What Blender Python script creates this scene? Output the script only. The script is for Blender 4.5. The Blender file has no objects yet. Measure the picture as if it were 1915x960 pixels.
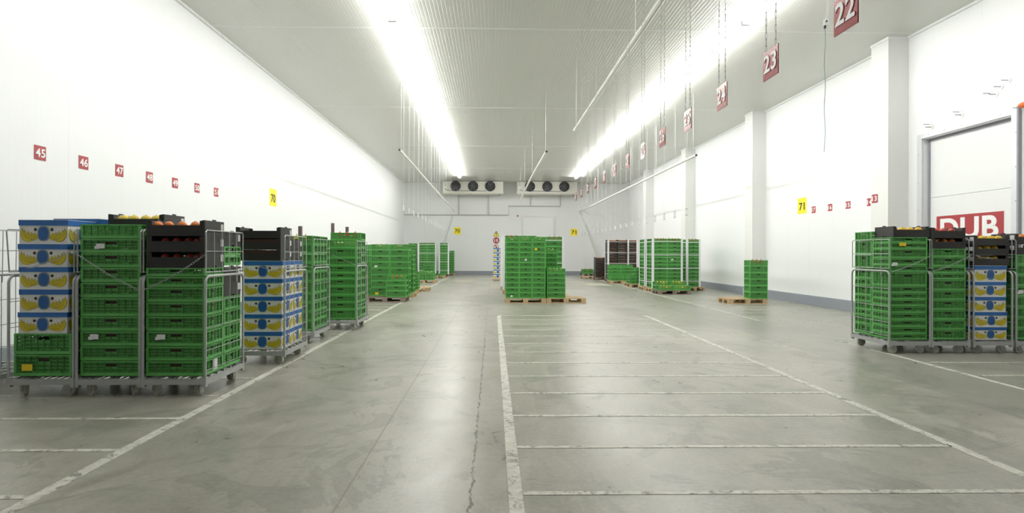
import bpy, math, random
from mathutils import Vector, Matrix
random.seed(7)
S = bpy.context.scene
COL = S.collection
PI = math.pi

# ------------------------------------------------------------------ camera, light level, world
EXPOSURE = 0.0
TUBE = 128.0
cam_d = bpy.data.cameras.new('camera'); cam = bpy.data.objects.new('camera', cam_d); COL.objects.link(cam)
F_PX = 1045.0; YAW = .018; ROLL = .003
cam_d.sensor_width = 36.0; cam_d.lens = F_PX * 36 / 1915
cam.location = (0, 0, 1.445)
fwd = Vector((math.sin(YAW), math.cos(YAW), 0)); rt = Vector((math.cos(YAW), -math.sin(YAW), 0)); up = Vector((0, 0, 1))
rt2 = rt * math.cos(ROLL) + up * math.sin(ROLL); up2 = up * math.cos(ROLL) - rt * math.sin(ROLL)
cam.rotation_euler = Matrix((rt2, up2, -fwd)).transposed().to_euler()
PPX = 921 + F_PX * math.tan(YAW)
cam_d.shift_x = (957.5 - PPX) / 1915; cam_d.shift_y = -(480 - 475) / 1915
cam_d.clip_end = 200
S.camera = cam
w = bpy.data.worlds.new('world'); S.world = w; w.use_nodes = True
w.node_tree.nodes['Background'].inputs[0].default_value = (.8, .85, 1, 1)
w.node_tree.nodes['Background'].inputs[1].default_value = .05
S.view_settings.view_transform = 'Standard'; S.view_settings.look = 'None'
S.view_settings.gamma = 1.0; S.view_settings.use_curve_mapping = False
S.view_settings.exposure = EXPOSURE
S.cycles.use_denoising = True
S.cycles.max_bounces = 10; S.cycles.diffuse_bounces = 8
S.cycles.sample_clamp_indirect = 6.0

# ------------------------------------------------------------------ helpers
class MB:
    def __init__(s): s.v = []; s.f = []; s.m = []
    def face(s, idx, m=0): s.f.append(idx); s.m.append(m)
    def add(s, vs, fs, m=0):
        b = len(s.v); s.v += [tuple(v) for v in vs]
        for f in fs: s.f.append([b + i for i in f]); s.m.append(m)
    def box(s, x0, x1, y0, y1, z0, z1, m=0):
        s.add([(x0,y0,z0),(x1,y0,z0),(x1,y1,z0),(x0,y1,z0),(x0,y0,z1),(x1,y0,z1),(x1,y1,z1),(x0,y1,z1)],
              [(0,3,2,1),(4,5,6,7),(0,1,5,4),(1,2,6,5),(2,3,7,6),(3,0,4,7)], m)
    def tube(s, pts, r, n=6, m=0, closed=False):
        pts = [Vector(p) for p in pts]; N = len(pts); vs = []; fs = []
        for i, p in enumerate(pts):
            if closed: d = (pts[(i+1) % N] - pts[i-1]).normalized()
            else:
                a = pts[max(i-1, 0)]; b = pts[min(i+1, N-1)]; d = (b - a).normalized()
            ref = Vector((0, 0, 1)) if abs(d.z) < .75 else Vector((0, 1, 0))
            u = d.cross(ref).normalized(); q = d.cross(u)
            if i and not closed:
                pass
            for k in range(n):
                t = 2 * PI * (k + .5) / n
                vs.append(p + u * (r * math.cos(t)) + q * (r * math.sin(t)))
        # align neighbouring rings so that the skin does not twist
        rings = [vs[i*n:(i+1)*n] for i in range(N)]
        for i in range(1, N):
            best = min(((sum((rings[i][(k*sg+o) % n] - rings[i-1][k]).length for k in range(n)), o, sg) for o in range(n) for sg in (1, -1)), key=lambda t: t[0])
            rings[i] = [rings[i][(k*best[2]+best[1]) % n] for k in range(n)]
        vs = [v for r_ in rings for v in r_]
        for i in range(N - (0 if closed else 1)):
            j = (i + 1) % N
            for k in range(n):
                l = (k + 1) % n
                fs.append((i*n+k, i*n+l, j*n+l, j*n+k))
        if not closed: fs.append(tuple(range(n))[::-1]); fs.append(tuple((N-1)*n+k for k in range(n)))
        s.add(vs, fs, m)
    def cyl(s, c, ax, r, h0, h1, n=20, m=0, r1=None):
        r1 = r if r1 is None else r1
        def P(t, rr, h):
            a, b = rr*math.cos(t), rr*math.sin(t)
            if ax == 'z': return (c[0]+a, c[1]+b, c[2]+h)
            if ax == 'y': return (c[0]+a, c[1]+h, c[2]+b)
            return (c[0]+h, c[1]+a, c[2]+b)
        vs = [P(2*PI*k/n, r, h0) for k in range(n)] + [P(2*PI*k/n, r1, h1) for k in range(n)]
        fs = [(k, (k+1) % n, n+(k+1) % n, n+k) for k in range(n)] + [tuple(range(n))[::-1], tuple(range(n, 2*n))]
        s.add(vs, fs, m)
    def ring(s, c, ax, r0, r1, h0, h1, n=28, m=0):
        def P(t, rr, h):
            a, b = rr*math.cos(t), rr*math.sin(t)
            if ax == 'y': return (c[0]+a, c[1]+h, c[2]+b)
            if ax == 'z': return (c[0]+a, c[1]+b, c[2]+h)
            return (c[0]+h, c[1]+a, c[2]+b)
        vs = []
        for rr, h in ((r0,h0),(r1,h0),(r1,h1),(r0,h1)): vs += [P(2*PI*k/n, rr, h) for k in range(n)]
        fs = []
        for q in range(4):
            for k in range(n): fs.append((q*n+k, q*n+(k+1)%n, ((q+1)%4)*n+(k+1)%n, ((q+1)%4)*n+k))
        s.add(vs, fs, m)
    def prism(s, poly, T, h0, h1, m=0):
        n = len(poly); vs = [T(u, v, h0) for u, v in poly] + [T(u, v, h1) for u, v in poly]
        fs = [tuple(range(n))[::-1], tuple(range(n, 2*n))] + [(k, (k+1)%n, n+(k+1)%n, n+k) for k in range(n)]
        s.add(vs, fs, m)
    def ball(s, c, rx, ry, rz, n=14, k=9, m=0, wob=0.0):
        vs = [(c[0], c[1], c[2]+rz)]; fs = []
        for i in range(1, k):
            t = PI*i/k
            for j in range(n):
                p = 2*PI*j/n; q = 1 + wob*math.sin(3*p+2*t)
                vs.append((c[0]+rx*q*math.sin(t)*math.cos(p), c[1]+ry*q*math.sin(t)*math.sin(p), c[2]+rz*math.cos(t)))
        vs.append((c[0], c[1], c[2]-rz)); L = len(vs)-1
        for j in range(n): fs.append((0, 1+j, 1+(j+1)%n)); fs.append((L, L-n+(j+1)%n, L-n+j))
        for i in range(k-2):
            for j in range(n):
                a = 1+i*n; fs.append((a+j, a+n+j, a+n+(j+1)%n, a+(j+1)%n))
        s.add(vs, fs, m)
    def mesh(s, name, mats, smooth=False):
        me = bpy.data.meshes.new(name); me.from_pydata(s.v, [], s.f)
        for m in (mats if isinstance(mats, (list, tuple)) else [mats]): me.materials.append(m)
        me.polygons.foreach_set('material_index', s.m)
        if smooth: me.polygons.foreach_set('use_smooth', [True]*len(s.f))
        me.validate(); me.update()
        return me

def link(name, me, parent=None, loc=(0,0,0), rz=0, scale=None):
    o = bpy.data.objects.new(name, me); COL.objects.link(o)
    o.location = loc; o.rotation_euler = (0, 0, rz)
    if scale: o.scale = scale
    if parent: o.parent = parent
    return o
def tag(o, label=None, cat=None, group=None, kind=None):
    if label: o['label'] = label
    if cat: o['category'] = cat
    if group: o['group'] = group
    if kind: o['kind'] = kind
    return o
def struct(name, mb, mats, **k):
    return tag(link(name, mb.mesh(name, mats), **k), kind='structure')
def empty(name, loc=(0,0,0), rz=0):
    return link(name, None, None, loc, rz)
def copy_tree(o, parent=None):
    c = o.copy(); COL.objects.link(c)
    if parent: c.parent = parent
    for ch in list(o.children): copy_tree(ch, c)
    return c
ORD = ['bottom','second','third','fourth','fifth','sixth','seventh','eighth','ninth','tenth','eleventh','twelfth','thirteenth','fourteenth','fifteenth','sixteenth','seventeenth','eighteenth','nineteenth','twentieth']
NTH = ['first'] + ORD[1:]

# ------------------------------------------------------------------ materials
def mat(name, col, rough=.5, metal=0.0, var=.06, scale=8.0, bump=0.0, bscale=60.0, emit=None, spec=None, trans=0):
    m = bpy.data.materials.new(name); m.use_nodes = True; nt = m.node_tree; N = nt.nodes; L = nt.links
    b = N['Principled BSDF']; b.inputs['Roughness'].default_value = rough; b.inputs['Metallic'].default_value = metal
    if spec is not None: b.inputs['Specular IOR Level'].default_value = spec
    tc = N.new('ShaderNodeTexCoord'); no = N.new('ShaderNodeTexNoise'); no.inputs['Scale'].default_value = scale; no.inputs['Detail'].default_value = 4
    L.new(tc.outputs['Object'], no.inputs['Vector'])
    mx = N.new('ShaderNodeMix'); mx.data_type = 'RGBA'
    mx.inputs['A'].default_value = tuple(c*(1-var) for c in col) + (1,); mx.inputs['B'].default_value = tuple(min(1, c*(1+var)) for c in col) + (1,)
    L.new(no.outputs['Fac'], mx.inputs['Factor']); L.new(mx.outputs['Result'], b.inputs['Base Color'])
    if bump:
        n2 = N.new('ShaderNodeTexNoise'); n2.inputs['Scale'].default_value = bscale; L.new(tc.outputs['Object'], n2.inputs['Vector'])
        bp = N.new('ShaderNodeBump'); bp.inputs['Strength'].default_value = bump; bp.inputs['Distance'].default_value = .002
        L.new(n2.outputs['Fac'], bp.inputs['Height']); L.new(bp.outputs['Normal'], b.inputs['Normal'])
    if emit:
        b.inputs['Emission Color'].default_value = (*emit[0], 1); b.inputs['Emission Strength'].default_value = emit[1]
    return m

def ribbed(name, col, rough, axis, period, strength, seam=None):
    """painted sheet-metal panel: fine ribs running along one direction, optional panel seams"""
    m = bpy.data.materials.new(name); m.use_nodes = True; nt = m.node_tree; N = nt.nodes; L = nt.links
    b = N['Principled BSDF']; b.inputs['Roughness'].default_value = rough
    g = N.new('ShaderNodeNewGeometry'); sp = N.new('ShaderNodeSeparateXYZ'); L.new(g.outputs['Position'], sp.inputs[0])
    def M(op, a, bb=None):
        n = N.new('ShaderNodeMath'); n.operation = op
        for i, q in enumerate((a, bb)):
            if q is None: continue
            if isinstance(q, (int, float)): n.inputs[i].default_value = q
            else: L.new(q, n.inputs[i])
        return n.outputs[0]
    a = sp.outputs['XYZ'.index(axis)]
    fr = M('FRACT', M('DIVIDE', a, period)); tri = M('ABSOLUTE', M('SUBTRACT', fr, .5))
    groove = M('SMOOTHSTEP', tri, .1) if False else M('MINIMUM', M('MULTIPLY', tri, 8.0), 1.0)
    bp = N.new('ShaderNodeBump'); bp.inputs['Strength'].default_value = strength; bp.inputs['Distance'].default_value = .004
    L.new(groove, bp.inputs['Height']); L.new(bp.outputs['Normal'], b.inputs['Normal'])
    no = N.new('ShaderNodeTexNoise'); no.inputs['Scale'].default_value = .35; no.inputs['Detail'].default_value = 5
    L.new(g.outputs['Position'], no.inputs['Vector'])
    mx = N.new('ShaderNodeMix'); mx.data_type = 'RGBA'; mx.inputs['A'].default_value = tuple(c*.97 for c in col)+(1,); mx.inputs['B'].default_value = tuple(min(1,c*1.03) for c in col)+(1,)
    L.new(no.outputs['Fac'], mx.inputs['Factor']); out = mx.outputs['Result']
    if seam:
        fs = M('ABSOLUTE', M('SUBTRACT', M('FRACT', M('DIVIDE', a, seam)), .5)); ln = M('GREATER_THAN', fs, .5 - .005/seam)
        m2 = N.new('ShaderNodeMix'); m2.data_type = 'RGBA'; m2.inputs['B'].default_value = tuple(c*.93 for c in col)+(1,)
        L.new(ln, m2.inputs['Factor']); L.new(out, m2.inputs['A']); out = m2.outputs['Result']
    L.new(out, b.inputs['Base Color'])
    return m

def concrete():
    m = bpy.data.materials.new('polished_concrete'); m.use_nodes = True; nt = m.node_tree; N = nt.nodes; L = nt.links
    b = N['Principled BSDF']
    g = N.new('ShaderNodeNewGeometry'); sp = N.new('ShaderNodeSeparateXYZ'); L.new(g.outputs['Position'], sp.inputs[0])
    X, Y = sp.outputs[0], sp.outputs[1]
    def M(op, a, bb=None, c=None):
        n = N.new('ShaderNodeMath'); n.operation = op
        for i, q in enumerate((a, bb, c)):
            if q is None: continue
            if isinstance(q, (int, float)): n.inputs[i].default_value = q
            else: L.new(q, n.inputs[i])
        return n.outputs[0]
    def noise(scale, detail=6, rough=.6, sx=1.0, sy=1.0, dist=0.0):
        mp = N.new('ShaderNodeMapping'); mp.inputs['Scale'].default_value = (sx, sy, 1); L.new(g.outputs['Position'], mp.inputs[0])
        n = N.new('ShaderNodeTexNoise'); n.inputs['Scale'].default_value = scale; n.inputs['Detail'].default_value = detail
        n.inputs['Roughness'].default_value = rough; n.inputs['Distortion'].default_value = dist
        L.new(mp.outputs[0], n.inputs['Vector']); return n.outputs['Fac']
    def ramp(fac, stops):
        r = N.new('ShaderNodeValToRGB'); e = r.color_ramp.elements
        while len(e) < len(stops): e.new(.5)
        for q, (p, c) in zip(e, stops): q.position = p; q.color = (*c, 1)
        L.new(fac, r.inputs[0]); return r.outputs[0]
    def mix(f, a, bb, blend='MIX'):
        n = N.new('ShaderNodeMix'); n.data_type = 'RGBA'; n.blend_type = blend
        for k, q in (('Factor', f), ('A', a), ('B', bb)):
            if isinstance(q, tuple): n.inputs[k].default_value = (*q, 1)
            elif isinstance(q, (int, float)): n.inputs[k].default_value = q
            else: L.new(q, n.inputs[k])
        return n.outputs['Result']
    big = noise(.42, 9, .66, 1, .75, .9); med = noise(1.9, 9, .70, 1, .7, 1.6); fine = noise(30, 5, .7)
    base = ramp(big, [(.34, (.168,.162,.138)), (.46, (.240,.230,.198)), (.54, (.292,.28,.244)), (.66, (.378,.363,.325))])
    base = mix(.5, base, ramp(med, [(.32, (.12,.122,.104)), (.46, (.235,.23,.20)), (.56, (.30,.293,.256)), (.72, (.42,.412,.372))]))
    base = mix(.16, base, ramp(fine, [(.35, (.12,.12,.108)), (.65, (.42,.415,.38))]))
    # old wet marks with a firm edge
    st = noise(.8, 10, .62, 1, 1, 2.2)
    sm = ramp(st, [(.555, (0,0,0)), (.575, (1,1,1)), (.66, (.55,.55,.55)), (.70, (0,0,0))])
    base = mix(M('MULTIPLY', sm, .42), base, (.135,.135,.112))
    # drag scratches along the lanes
    sc_ = noise(5, 3, .6, 6, .25, .6)
    base = mix(M('MULTIPLY', M('GREATER_THAN', sc_, .69), .25), base, (.42,.415,.38))
    # greenish scuffs where pallets are dragged
    gs = noise(1.1, 6, .7, .7, 2.2, .5)
    gm = M('MULTIPLY', M('MULTIPLY', M('SUBTRACT', gs, .56), 5.0), .7)
    cl = N.new('ShaderNodeClamp'); L.new(gm, cl.inputs[0])
    base = mix(cl.outputs[0], base, (.125,.155,.118))
    # slab tones: each bay between the joints was poured separately
    right = M('GREATER_THAN', X, 4.72)
    base = mix(M('MULTIPLY', right, .30), base, (.16,.168,.152))
    # joints
    def vline(x0, wdt, amp, freq):
        wob = M('MULTIPLY', M('SUBTRACT', noise(freq, 4, .7, .2, 1), .5), amp)
        return M('LESS_THAN', M('ABSOLUTE', M('SUBTRACT', M('ADD', X, wob), x0)), wdt)
    j1 = vline(-.885, .0075, .012, 3)
    base = mix(M('MULTIPLY', j1, .55), base, (.13,.11,.085))
    j3 = vline(4.72, .008, .01, 3)
    base = mix(M('MULTIPLY', j3, .6), base, (.11,.11,.10))
    far = M('GREATER_THAN', Y, 9.6)
    cfar = M('MULTIPLY', vline(-.125, .006, .004, 1), far)
    base = mix(M('MULTIPLY', cfar, .6), base, (.12,.12,.11))
    cw = M('ADD', .0015, M('MULTIPLY', M('MAXIMUM', M('SUBTRACT', noise(7, 3, .7), .42), 0.0), .05))
    wob = M('ADD', M('MULTIPLY', M('SUBTRACT', noise(5.5, 8, .8, .1, 1), .5), .11), M('MULTIPLY', M('SUBTRACT', noise(24, 3, .6, .1, 1), .5), .03))
    cnear = M('MULTIPLY', M('LESS_THAN', M('ABSOLUTE', M('SUBTRACT', M('ADD', X, wob), -.125)), cw), M('LESS_THAN', Y, 9.6))
    base = mix(M('MULTIPLY', cnear, .9), base, (.035,.032,.028))
    hj = M('LESS_THAN', M('ABSOLUTE', M('SUBTRACT', Y, 5.62)), .005)
    base = mix(M('MULTIPLY', hj, .35), base, (.14,.14,.13))
    base = mix(1.0, base, (1.24,1.23,1.20), 'MULTIPLY')
    L.new(base, b.inputs['Base Color'])
    rr = M('ADD', .16, M('MULTIPLY', med, .34)); L.new(rr, b.inputs['Roughness'])
    b.inputs['Specular IOR Level'].default_value = .45
    bp = N.new('ShaderNodeBump'); bp.inputs['Strength'].default_value = .08; bp.inputs['Distance'].default_value = .01
    L.new(med, bp.inputs['Height']); L.new(bp.outputs[0], b.inputs['Normal'])
    return m

def worn_paint():
    m = bpy.data.materials.new('worn_floor_paint'); m.use_nodes = True; nt = m.node_tree; N = nt.nodes; L = nt.links
    b = N['Principled BSDF']; b.inputs['Roughness'].default_value = .5
    g = N.new('ShaderNodeNewGeometry')
    n = N.new('ShaderNodeTexNoise'); n.inputs['Scale'].default_value = 9; n.inputs['Detail'].default_value = 8; n.inputs['Roughness'].default_value = .72; n.inputs['Distortion'].default_value = 1.5
    L.new(g.outputs['Position'], n.inputs['Vector'])
    r = N.new('ShaderNodeValToRGB'); e = r.color_ramp.elements; e[0].position = .40; e[0].color = (.22,.22,.20,1); e[1].position = .45; e[1].color = (.50,.49,.42,1)
    q = e.new(.6); q.color = (.62,.615,.56,1)
    L.new(n.outputs['Fac'], r.inputs[0]); L.new(r.outputs[0], b.inputs['Base Color'])
    return m

M_wall = ribbed('white_wall_panel', (.86,.87,.88), .45, 'Y', .10, .10, 1.15)
M_wallb = ribbed('dimmed_back_panel', (.80,.81,.81), .5, 'X', .10, .06, 1.15)  # greyer than the side walls: weaker light at the back put into the colour
M_ceil = ribbed('white_ceiling_panel', (.685,.685,.645), .32, 'X', .075, .9, 2.3)
M_floor = concrete(); M_paint = worn_paint()
M_white = mat('white_paint', (.82,.83,.83), .4, var=.02)
M_col = mat('column_panel', (.80,.80,.785), .45, var=.02)
M_kick = mat('grey_blue_kickboard', (.27,.29,.33), .5, var=.08)
M_kickl = mat('light_grey_kickboard', (.50,.51,.54), .5, var=.05)
M_alu = mat('brushed_aluminium', (.70,.71,.73), .35, .3, var=.04)
M_seal = mat('grey_seal', (.30,.29,.33), .6)
M_red = mat('red_sign_plastic', (.36,.028,.036), .16, var=.03)
M_redm = mat('red_sign_print', (.36,.028,.036), .4, var=.03)
M_num = mat('white_numeral', (.88,.88,.88), .3, var=.01)
M_yel = mat('yellow_sign', (.95,.78,.012), .4, var=.02)
M_blk = mat('black_print', (.01,.01,.01), .5)
M_signw = mat('glare_white_sign', (.80,.80,.82), .25, var=.02)  # red signs washed out: lamp glare put into the colour
M_signg = mat('grey_sign_edge', (.32,.32,.36), .4)
M_chain = mat('zinc_chain', (.60,.60,.58), .4, .4)
M_pole = mat('off_white_pole', (.80,.80,.75), .4, var=.02)
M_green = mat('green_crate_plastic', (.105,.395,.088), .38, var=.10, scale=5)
M_greend = mat('shaded_crate_panel', (.070,.275,.058), .42, var=.10, scale=5)  # crate green darkened for the shade in slots and recess
M_bwhite = mat('white_carton', (.74,.74,.72), .6, var=.04)
M_bblue = mat('blue_carton_print', (.008,.088,.31), .5, var=.06)
M_bband = mat('blue_lid_band', (.010,.115,.39), .5, var=.05)
M_byel = mat('banana_print', (.62,.50,.018), .6, var=.12, scale=30)
M_bol = mat('banana_outline_print', (.22,.20,.015), .6)
M_bring = mat('oval_rim_print', (.20,.26,.27), .6)
M_hole = mat('hand_hole_shade', (.05,.032,.022), .8)  # dark disc painted for the shade of the hole, nothing is cut
M_tray = mat('black_carton', (.011,.010,.009), .55, var=.10, scale=12)
M_trayl = mat('black_carton_lit_end', (.030,.027,.027), .5, var=.08, scale=12)  # same black carton, lightened for the light falling on the ends
M_liner = mat('dark_tray_interior', (.055,.02,.014), .8)
M_card = mat('white_card', (.78,.78,.78), .6, var=.05)
M_cardy = mat('yellow_card', (.80,.58,.02), .6, var=.05)
M_steel = mat('galvanised_steel', (.44,.45,.45), .45, .35, var=.14, scale=14)
M_wire = mat('zinc_wire', (.50,.51,.51), .38, .6, var=.08)
M_wheel = mat('worn_wheel', (.52,.50,.45), .6, var=.16, scale=16)
M_wood = mat('pallet_pine', (.52,.375,.215), .75, var=.22, scale=9)
M_woodd = mat('weathered_pallet_wood', (.235,.19,.15), .8, var=.25, scale=9)
M_dwood = mat('dark_brown_upright', (.16,.115,.105), .6)
M_cool = mat('cream_cooler_sheet', (.74,.725,.65), .45, var=.02)
M_fan = mat('black_fan', (.02,.02,.022), .5)
M_fanb = mat('dark_fan_blade', (.055,.055,.06), .4)
M_pipe = mat('grey_pipe', (.52,.52,.505), .5)
M_dark = mat('dark_plastic', (.03,.035,.04), .5)
M_strap = mat('white_strap', (.80,.82,.83), .5)
M_post = mat('white_edge_protector', (.84,.84,.88), .5, var=.04)
M_orange = mat('orange_peel', (.72,.20,.028), .45, var=.16, scale=14, bump=.3, bscale=90)
M_lemon = mat('yellow_rind', (.80,.60,.10), .42, var=.10, scale=14)
M_melon = mat('ochre_rind', (.68,.43,.035), .45, var=.12, scale=14)
M_redf = mat('red_skin', (.42,.045,.028), .35, var=.25, scale=14)
M_pepper = mat('red_pepper_skin', (.55,.06,.03), .3, var=.15)
M_leaf = mat('pale_leaf', (.36,.50,.16), .5, var=.25, scale=18)
M_brownf = mat('brown_fruit', (.46,.17,.055), .5, var=.4, scale=40)
M_fillp = mat('dark_packed_produce', (.034,.019,.011), .7, var=.5, scale=30)
M_cordg = mat('green_cord', (.22,.36,.33), .6)
M_orl = mat('orange_lamp_plastic', (.85,.18,.03), .3)
M_tube = mat('lit_tube', (.9,.9,.9), .4, emit=((1.0,1.0,.965), TUBE))

# ------------------------------------------------------------------ room shell
XL, XR, YB, YN, H = -6.03, 9.2, 38.2, -10.0, 6.28
b = MB(); b.box(XL-.3, XR+.6, YN-.3, YB+.3, -.25, 0); floor = struct('floor', b, M_floor)
b = MB(); b.box(XL-.3, XR+.6, YN-.3, YB+.3, H, H+.25); ceiling = struct('ceiling', b, M_ceil)
for y in (12.0, 18.5, 25.1, 31.6, 36.9, 5.5, -1.0):
    b = MB(); b.box(XL, XR, y-.02, y+.02, H-.006, H); link('panel_joint', b.mesh('panel_joint', M_white), ceiling)
b = MB(); b.box(XL-.3, XL, YN-.3, YB+.3, 0, H); struct('wall_left', b, M_wall)
b = MB(); b.box(XL, XR, YB, YB+.3, 0, H); struct('wall_back', b, M_wallb)
b = MB(); b.box(XL, XR, YN-.3, YN, 0, H); struct('wall_front', b, mat('grey_front_wall', (.35,.35,.35), .6))
DY0, DY1, DZ = 9.72, 11.78, 3.93       # dock door opening
b = MB(); b.box(XR, XR+.3, YN-.3, DY0, 0, H); b.box(XR, XR+.3, DY1, YB+.3, 0, H); b.box(XR, XR+.3, DY0, DY1, DZ, H)
struct('wall_right', b, M_wall)
for i, y in enumerate((5.6, 12.2, 18.65, 25.2, 31.75)):
    b = MB(); b.box(8.74, XR, y, y+.56, 0, H-.0)
    c = struct('column', b, M_col)
    b = MB(); b.box(8.725, XR, y-.015, y+.575, H-.06, H-.001); link('corner_flashing', b.mesh('corner_flashing', M_white), c)
    b = MB(); b.box(8.70, XR, y-.04, y+.60, .0, .30); link('column_kerb', b.mesh('column_kerb', M_kickl), c)
def kick(mb, pts):  # profile swept by hand: sloped top kickboard
    pass
b = MB(); b.box(XL, XL+.05, YN, YB, 0, .24); b.box(XL, XL+.03, YN, YB, .24, .27); struct('baseboard_left', b, M_kick)
b = MB(); b.box(XL+.05, 1.98, YB-.05, YB, 0, .24); b.box(XL+.05, 1.98, YB-.03, YB, .24, .27)
b.box(4.24, XR-.05, YB-.05, YB, 0, .24); b.box(4.24, XR-.05, YB-.03, YB, .24, .27); struct('baseboard_back', b, M_kick)
b = MB()
for y0, y1 in ((YN, 5.56), (6.2, 9.6), (11.9, 12.16), (12.8, 18.61), (19.25, 25.16), (25.8, 31.71), (32.35, YB)):
    b.box(XR-.05, XR, y0, y1, 0, .24); b.box(XR-.03, XR, y0, y1, .24, .27)
struct('baseboard_right', b, M_kick)
# ceiling flashing along the right wall and left wall
b = MB(); b.box(XR-.05, XR, YN, YB, H-.05, H); struct('trim_1', b, M_white)
b = MB(); b.box(XL, XL+.05, YN, YB, H-.05, H); struct('trim_2', b, M_white)

# painted lane lines: parts of the floor
def line(x0, x1, y0, y1):
    m = MB(); m.box(x0, x1, y0, y1, 0, .0025); link('lane_line', m.mesh('lane_line', M_paint), floor)
def skew(xa, ya, xb, yb, wd):
    m = MB(); d = Vector((xb-xa, yb-ya)).normalized(); n = Vector((-d.y, d.x))*wd/2
    q = [(xa+n.x,ya+n.y),(xa-n.x,ya-n.y),(xb-n.x,yb-n.y),(xb+n.x,yb+n.y)]
    m.add([(x,y,0) for x,y in q]+[(x,y,.0025) for x,y in q], [(3,2,1,0),(4,5,6,7),(0,1,5,4),(1,2,6,5),(2,3,7,6),(3,0,4,7)])
    link('lane_line', m.mesh('lane_line', M_paint), floor)
skew(-2.69, 1.5, -2.68, 37.6, .085)                      # left bay edge
skew(.14, 1.5, .155, 13.1, .085); skew(3.47, 1.5, 3.60, 13.1, .085)   # middle bay
for k in range(-1, 13): line(.19, 3.47 + .004*k, 3.365+.807*k-.025, 3.365+.807*k+.025)
for k in range(-1, 20):
    y = 3.345 + .787*k; line(XL+.06, -2.73, y-.025, y+.025)
skew(5.83, 12.1, 6.0, 37.6, .07); skew(5.70, 5.2, 5.83, 9.15, .07)    # right bay edge
for k in range(10):
    y = 12.12 + .80*k; line(5.87, 9.1, y-.025, y+.025)
for y in (6.6, 7.4, 8.2, 9.12): line(5.82, 9.1, y-.025, y+.025)
b = MB(); b.box(-2.0, -1.1, 28.6, 31.2, 0, .002); link('pale_patch', b.mesh('pale_patch', mat('faded_cream_patch', (.40,.385,.30), .5, var=.18, scale=3)), floor)
b = MB(); b.box(4.4, 5.5, 25.5, 27.6, 0, .002); link('pale_patch', b.mesh('pale_patch', mat('faded_cream_patch', (.40,.385,.30), .5, var=.18, scale=3)), floor)

# ------------------------------------------------------------------ lettering
_tc = {}
def text_mesh(s, fit, mat_, off=.02, ex=.002):
    """numerals or letters scaled to fit a width and a height"""
    key = (s, fit, mat_.name); size = 1.0
    if key in _tc: return _tc[key]
    cu = bpy.data.curves.new('numeral', 'FONT'); cu.body = s; cu.size = size; cu.align_x = 'CENTER'; cu.align_y = 'CENTER'
    cu.offset = off; cu.extrude = .01; cu.space_character = 1.06
    o = bpy.data.objects.new('numeral', cu); COL.objects.link(o)
    dg = bpy.context.evaluated_depsgraph_get(); me = bpy.data.meshes.new_from_object(o.evaluated_get(dg))
    bpy.data.objects.remove(o); me.materials.clear(); me.materials.append(mat_)
    xs = [v.co.x for v in me.vertices]; ys = [v.co.y for v in me.vertices]; cx = (min(xs)+max(xs))/2; cy = (min(ys)+max(ys))/2
    kx = fit[0]/(max(xs)-min(xs)); ky = fit[1]/(max(ys)-min(ys))
    for v in me.vertices: v.co.x = (v.co.x-cx)*kx; v.co.y = (v.co.y-cy)*ky; v.co.z *= ex/.01
    _tc[key] = me; return me
def put_text(s, fit, mat_, parent, loc, facing, name='numeral', **k):
    o = link(name, text_mesh(s, fit, mat_, **k), parent, loc)
    o.rotation_euler = {'+X': (PI/2, 0, PI/2), '-X': (PI/2, 0, -PI/2), '-Y': (PI/2, 0, 0)}[facing]
    return o

# ------------------------------------------------------------------ wall signs
def plate(name, wd, ht, th, material):
    m = MB(); m.box(-th, 0, -wd/2, wd/2, -ht/2, ht/2); return m.mesh(name, material)
red_plate = plate('number_sign', .19, .19, .006, M_redm); yel_plate = plate('number_sign', .47, .47, .006, M_yel)
def wall_sign(txt, x, y, z, facing, label, big=False):
    o = link('number_sign', yel_plate if big else red_plate, None, (x, y, z))
    if facing == '-X': o.location = (x, y, z); lx = -.0085
    else: o.location = (x + .006, y, z); lx = .0025
    if facing == '-Y':
        o.rotation_euler = (0, 0, PI/2); o.location = (x, y, z)
    tag(o, label, 'sign', 'yellow bay signs' if big else 'red number signs')
    if big: t = put_text(txt, (.29,.225), M_blk, o, (lx, 0, -.02), facing)
    else: t = put_text(txt, (.155,.115), M_num, o, (lx, 0, 0), facing)
    return o
for k, n in enumerate(range(45, 52)):
    wall_sign(str(n), XL, 7.55 + .791*k, 2.77, '+X', 'small red square sign with white number %d on the left wall' % n)
for n, y in ((17, 15.85), (16, 15.07), (15, 14.3), (14, 13.47)):
    wall_sign(str(n), XR, y, 2.735, '-X', 'small red square sign with white number %d on the right wall' % n)
o = wall_sign('13', 8.735, 12.62, 2.735, '-X', 'small red square sign with white number 13 on the right column')
wall_sign('70', XL, 15.45, 2.97, '+X', 'large yellow sign with black number 70 on the left wall', True)
wall_sign('71', XR, 16.45, 2.9, '-X', 'large yellow sign with black number 71 on the right wall', True)
def back_sign(txt, x, z, label):
    m = MB(); m.box(-.235, .235, -.006, 0, -.235, .235)
    o = tag(link('number_sign', m.mesh('number_sign', M_yel), None, (x, YB, z)), label, 'sign', 'yellow bay signs')
    put_text(txt, (.33,.25), M_blk, o, (0, -.0085, 0), '-Y')
back_sign('70', -2.4, 3.0, 'large yellow sign with black number 70 on the back wall')
back_sign('71', 5.58, 2.94, 'large yellow sign with black number 71 on the back wall')
T_back = lambda u, v, h: (u, -h, v)
m = MB(); m.prism([(-.20,-.16),(.20,-.16),(.035,.19),(-.035,.19)], T_back, 0, .006)
o = tag(link('warning_sign', m.mesh('warning_sign', M_blk), None, (.253, YB, 2.79)), 'yellow triangular warning sign on the back wall above red speed sign', 'sign')
m = MB(); m.prism([(-.165,-.135),(.165,-.135),(0,.155)], T_back, .006, .008); link('yellow_face', m.mesh('yellow_face', M_yel), o)
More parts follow.
